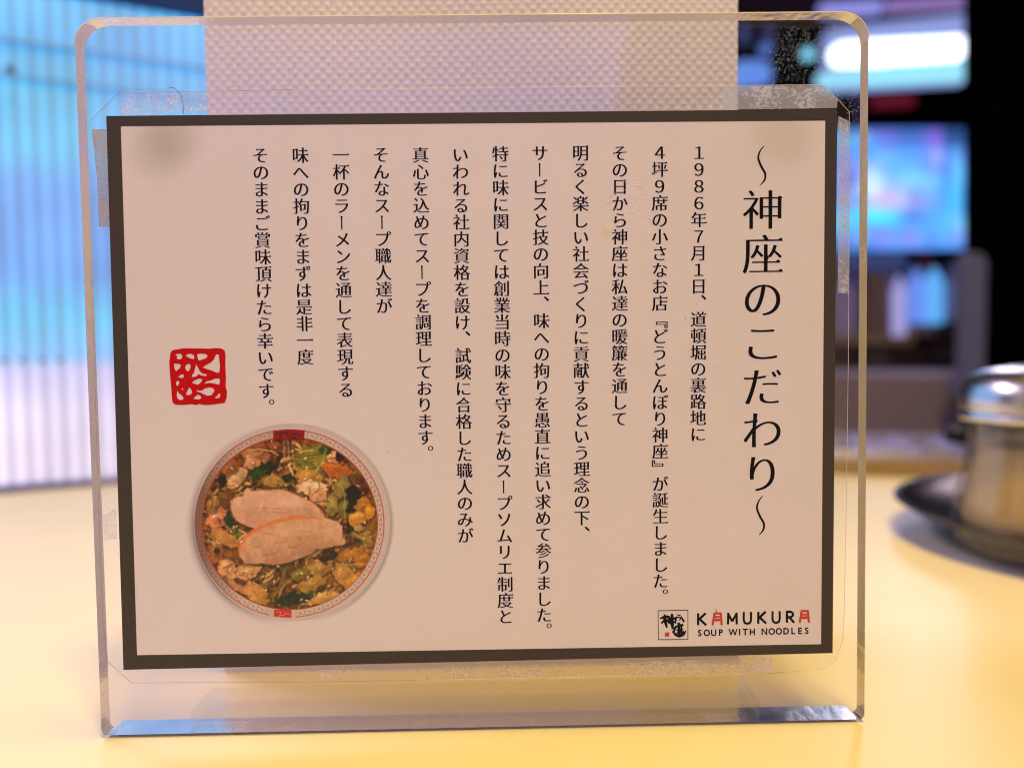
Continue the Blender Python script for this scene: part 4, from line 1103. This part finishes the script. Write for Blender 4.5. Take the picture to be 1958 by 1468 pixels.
def bulb(px, py, rpx, Y, m, label, cat='lamp'):
    c = pt(px, py, Y); r = rpx/F*(Y-CAM[1]); bm = bmesh.new(); bmesh.ops.create_uvsphere(bm, u_segments=24, v_segments=14, radius=r)
    t = empty('round_lamp', (c[0], c[1], c[2])); tag(t, label, cat)
    for v_ in bm.verts: v_.co = Vector((v_.co.x+c[0], v_.co.y+c[1], v_.co.z+c[2]))
    from_bm('globe', bm, m, t, True)
    lathe('lamp_cap', [(0.0001, r*1.25), (r*0.45, r*1.2), (r*0.5, r*0.8)], c, M_steel, t, 16)
bulb(1545, 104, 11, BK, emit('cyan_globe', lin((130,225,255)), 1.3), 'small bright cyan round lamp just left of the strip light')
bulb(1463, 95, 12, BK, emit('blue_globe', lin((95,130,225)), 0.8), 'dim blue round lamp between the napkins and the bright cyan lamp')
sg = pslab('lit_sign', [(1405, 122), (1420, 114), (1465, 116), (1478, 130), (1476, 155), (1400, 165)], BK, 0.03, emit('blue_sign_glow', lin((105,150,245)), 0.95), None, 0.004)
tag(sg, 'glowing blue sign low beside the right edge of the napkins', 'sign')
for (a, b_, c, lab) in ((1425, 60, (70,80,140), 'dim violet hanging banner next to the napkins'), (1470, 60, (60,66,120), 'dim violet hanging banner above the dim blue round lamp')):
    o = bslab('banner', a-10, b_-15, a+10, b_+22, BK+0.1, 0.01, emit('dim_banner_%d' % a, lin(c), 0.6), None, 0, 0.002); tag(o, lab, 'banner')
rd = bslab('red_indicator', 1672, 184, 1752, 204, BK, 0.02, emit('red_glow', lin((110,22,44)), 0.7), None, -4, 0.003); tag(rd, 'small dim red indicator bar on the black band under the strip light', 'indicator')
cl = bslab('ceiling_beam', 1390, -60, 1580, 28, BK+0.15, 0.05, pbr('dark_plum_panel', (0.05,0.02,0.035), rough=0.6), None, 0, 0.003); tag(cl, 'dark plum ceiling beam at the top edge beside the napkins', 'beam')

# wide display under the strip light, a blurry bright picture
def display():
    t = empty('display', pt(1720, 360, BK)); tag(t, 'large lit display showing a blurred blue picture at the right', 'display')
    n, m_ = 60, 60
    a, b, c, d = (1560, 246), (1846, 246), (1858, 476), (1560, 480)
    U_, V_ = np.meshgrid(np.linspace(0, 1, n), np.linspace(0, 1, m_))
    X_ = 1560 + U_*(1850-1560); Y_ = 246 + V_*232
    img = np.tile(np.array(lin((86,150,250))), (m_, n, 1))
    def blob(x, y, rx, ry, c, a_=1.0):
        k = (np.exp(-((X_-x)/rx)**2-((Y_-y)/ry)**2)*a_)[..., None]; img[:] = img*(1-k)+np.array(lin(c))*k
    for q_ in [(1700,262,200,20,(44,50,110),0.8),(1690,262,30,18,(120,110,230),0.7),(1790,268,16,22,(150,80,220),0.8),(1830,262,26,26,(18,18,70),0.9),(1720,330,70,40,(96,176,250),0.9),(1660,280,26,14,(70,180,255),0.8),
              (1625,350,30,60,(150,140,220),0.8),(1666,365,26,36,(226,250,250),0.95),(1640,300,20,30,(60,110,235),0.8),(1700,385,42,22,(205,165,225),0.9),(1735,380,34,20,(215,190,235),0.8),(1745,350,30,20,(150,225,240),0.7),
              (1810,350,6,48,(26,44,130),0.9),(1800,310,10,30,(60,110,220),0.8),(1835,345,14,50,(110,200,255),0.9),(1675,415,60,16,(60,235,255),1.0),(1610,420,30,26,(70,200,250),0.8),(1740,415,26,12,(70,90,190),0.8),
              (1820,430,50,30,(84,178,255),1.0),(1700,455,80,14,(120,160,250),0.8),(1735,455,12,20,(150,140,235),0.7),(1600,460,30,16,(60,90,170),0.8),(1580,300,30,60,(110,130,220),0.6)]: blob(*q_)
    rg = random.Random(4)
    for _ in range(40):
        x_, y_ = rg.uniform(1570, 1850), rg.uniform(255, 470)
        blob(x_, y_, rg.uniform(6, 22), rg.uniform(6, 26), rg.choice([(120,210,255),(40,70,190),(190,220,255),(90,140,240),(60,220,255),(130,110,230)]), 0.55)
    img *= 1.25
    vs_, fs_ = [], []
    for j in range(m_):
        for i in range(n):
            u, v_ = i/(n-1), j/(m_-1)
            x = (a[0]*(1-u)+b[0]*u)*(1-v_)+(d[0]*(1-u)+c[0]*u)*v_; y = (a[1]*(1-u)+b[1]*u)*(1-v_)+(d[1]*(1-u)+c[1]*u)*v_
            vs_.append(pt(x, y, BK))
    fs_ = [(j*n+i, (j+1)*n+i, (j+1)*n+i+1, j*n+i+1) for j in range(m_-1) for i in range(n-1)]
    o = mesh('picture', vs_, fs_, M_screen, t)
    ca = o.data.color_attributes.new('print', 'FLOAT_COLOR', 'POINT'); ca.data.foreach_set('color', np.concatenate([img, np.ones((m_, n, 1))], 2).astype(np.float32).ravel())
    pslab('casing', [(1554, 240), (1852, 240), (1864, 482), (1554, 486)], BK+0.002, 0.04, M_black, t, 0.003)
    bslab('casing', 1735, 482, 1850, 504, BK-0.01, 0.03, M_black, t, -4, 0.002)
    bslab('casing', 1560, 484, 1734, 506, BK-0.005, 0.02, emit('dim_blue_strip', lin((62,76,130)), 0.8), t, 0, 0.002)
    bslab('standby_light', 1757, 487, 1780, 500, BK-0.015, 0.004, emit('dim_red_light', lin((60,10,30)), 1.0), t)
display()
# shelf with bottles and boxes below the display
sh = empty('shelf', pt(1730, 640, BK)); tag(sh, 'tan shelf board with dark cupboard below it behind the counter', 'shelf')
bslab('board', 1540, 640, 1748, 656, BK-0.05, 0.12, pbr('tan_shelf_board', (0.55,0.42,0.36), rough=0.5), sh, 2, 0.002)
bslab('cupboard', 1540, 657, 1850, 730, BK-0.03, 0.1, pbr('dark_brown_cupboard', (0.06,0.035,0.035), rough=0.6), sh, 0, 0.003)
bslab('back_panel', 1540, 508, 1850, 640, BK+0.1, 0.02, pbr('lilac_back_panel', (0.70,0.60,0.88), rough=0.7), sh, 0, 0.002)
bslab('drawer', 1660, 672, 1700, 700, BK-0.045, 0.014, pbr('grey_drawer_front', (0.16,0.13,0.15), rough=0.4), sh, 0, 0.002)
bslab('drawer', 1795, 668, 1845, 690, BK-0.045, 0.014, pbr('grey_drawer_front_b', (0.14,0.11,0.12), rough=0.4), sh, 0, 0.002)
def bottle(px, ytop, ybot, wpx, m, label, Y=BK-0.02, cat='bottle'):
    b0 = pt(px, ybot, Y); t0 = pt(px, ytop, Y); h = t0[2]-b0[2]; r = wpx/2/F*(Y-CAM[1])
    t = empty('bottle', b0); tag(t, label, cat)
    lathe('bottle_body', [(0.0001,0),(r*0.9,0),(r,h*0.04),(r,h*0.66),(r*0.8,h*0.78),(r*0.4,h*0.86),(r*0.38,h*0.93)], b0, m, t, 24)
    lathe('cap', [(r*0.44,h*0.92),(r*0.46,h),(0.0001,h)], b0, M_steel, t, 16)
gl = lambda n_, c, s: emit(n_, lin(c), s)  # bottles glow by emission in place of light from behind
def lit_white(name, col, e):
    m = pbr(name, col, rough=0.4); b = m.node_tree.nodes['Principled BSDF']; return m
bottle(1718, 520, 648, 24, gl('emissive_lilac_bottle', (190,182,252), 0.75), 'pale lilac bottle on the shelf, leftmost of the row under the display')
bottle(1752, 508, 618, 30, gl('emissive_blue_bottle', (110,150,255), 0.9), 'blue bottle with painted-in glow right of the pale lilac bottle')
bottle(1785, 506, 618, 34, gl('emissive_cyan_bottle', (100,180,255), 0.95), 'cyan bottle with painted-in glow in the middle of the row under the display')
bottle(1828, 500, 616, 34, pbr('mauve_bottle', (0.55,0.42,0.52), rough=0.4), 'mauve bottle next to the grey post')
for (x0, y0, x1, y1, c, lab) in ((1662, 520, 1700, 640, (0.36,0.26,0.26), 'brown box on the shelf just right of the acrylic stand'), (1735, 622, 1790, 640, (0.5,0.45,0.55), 'low pale box on the shelf under the blue bottles'), (1795, 618, 1848, 655, (0.10,0.07,0.07), 'dark brown box on the shelf next to the grey post')):
    o = bslab('box', x0, y0, x1, y1, BK-0.03, 0.06, pbr('box_card_%d' % x0, c, rough=0.6), None, 0, 0.003); tag(o, lab, 'box')
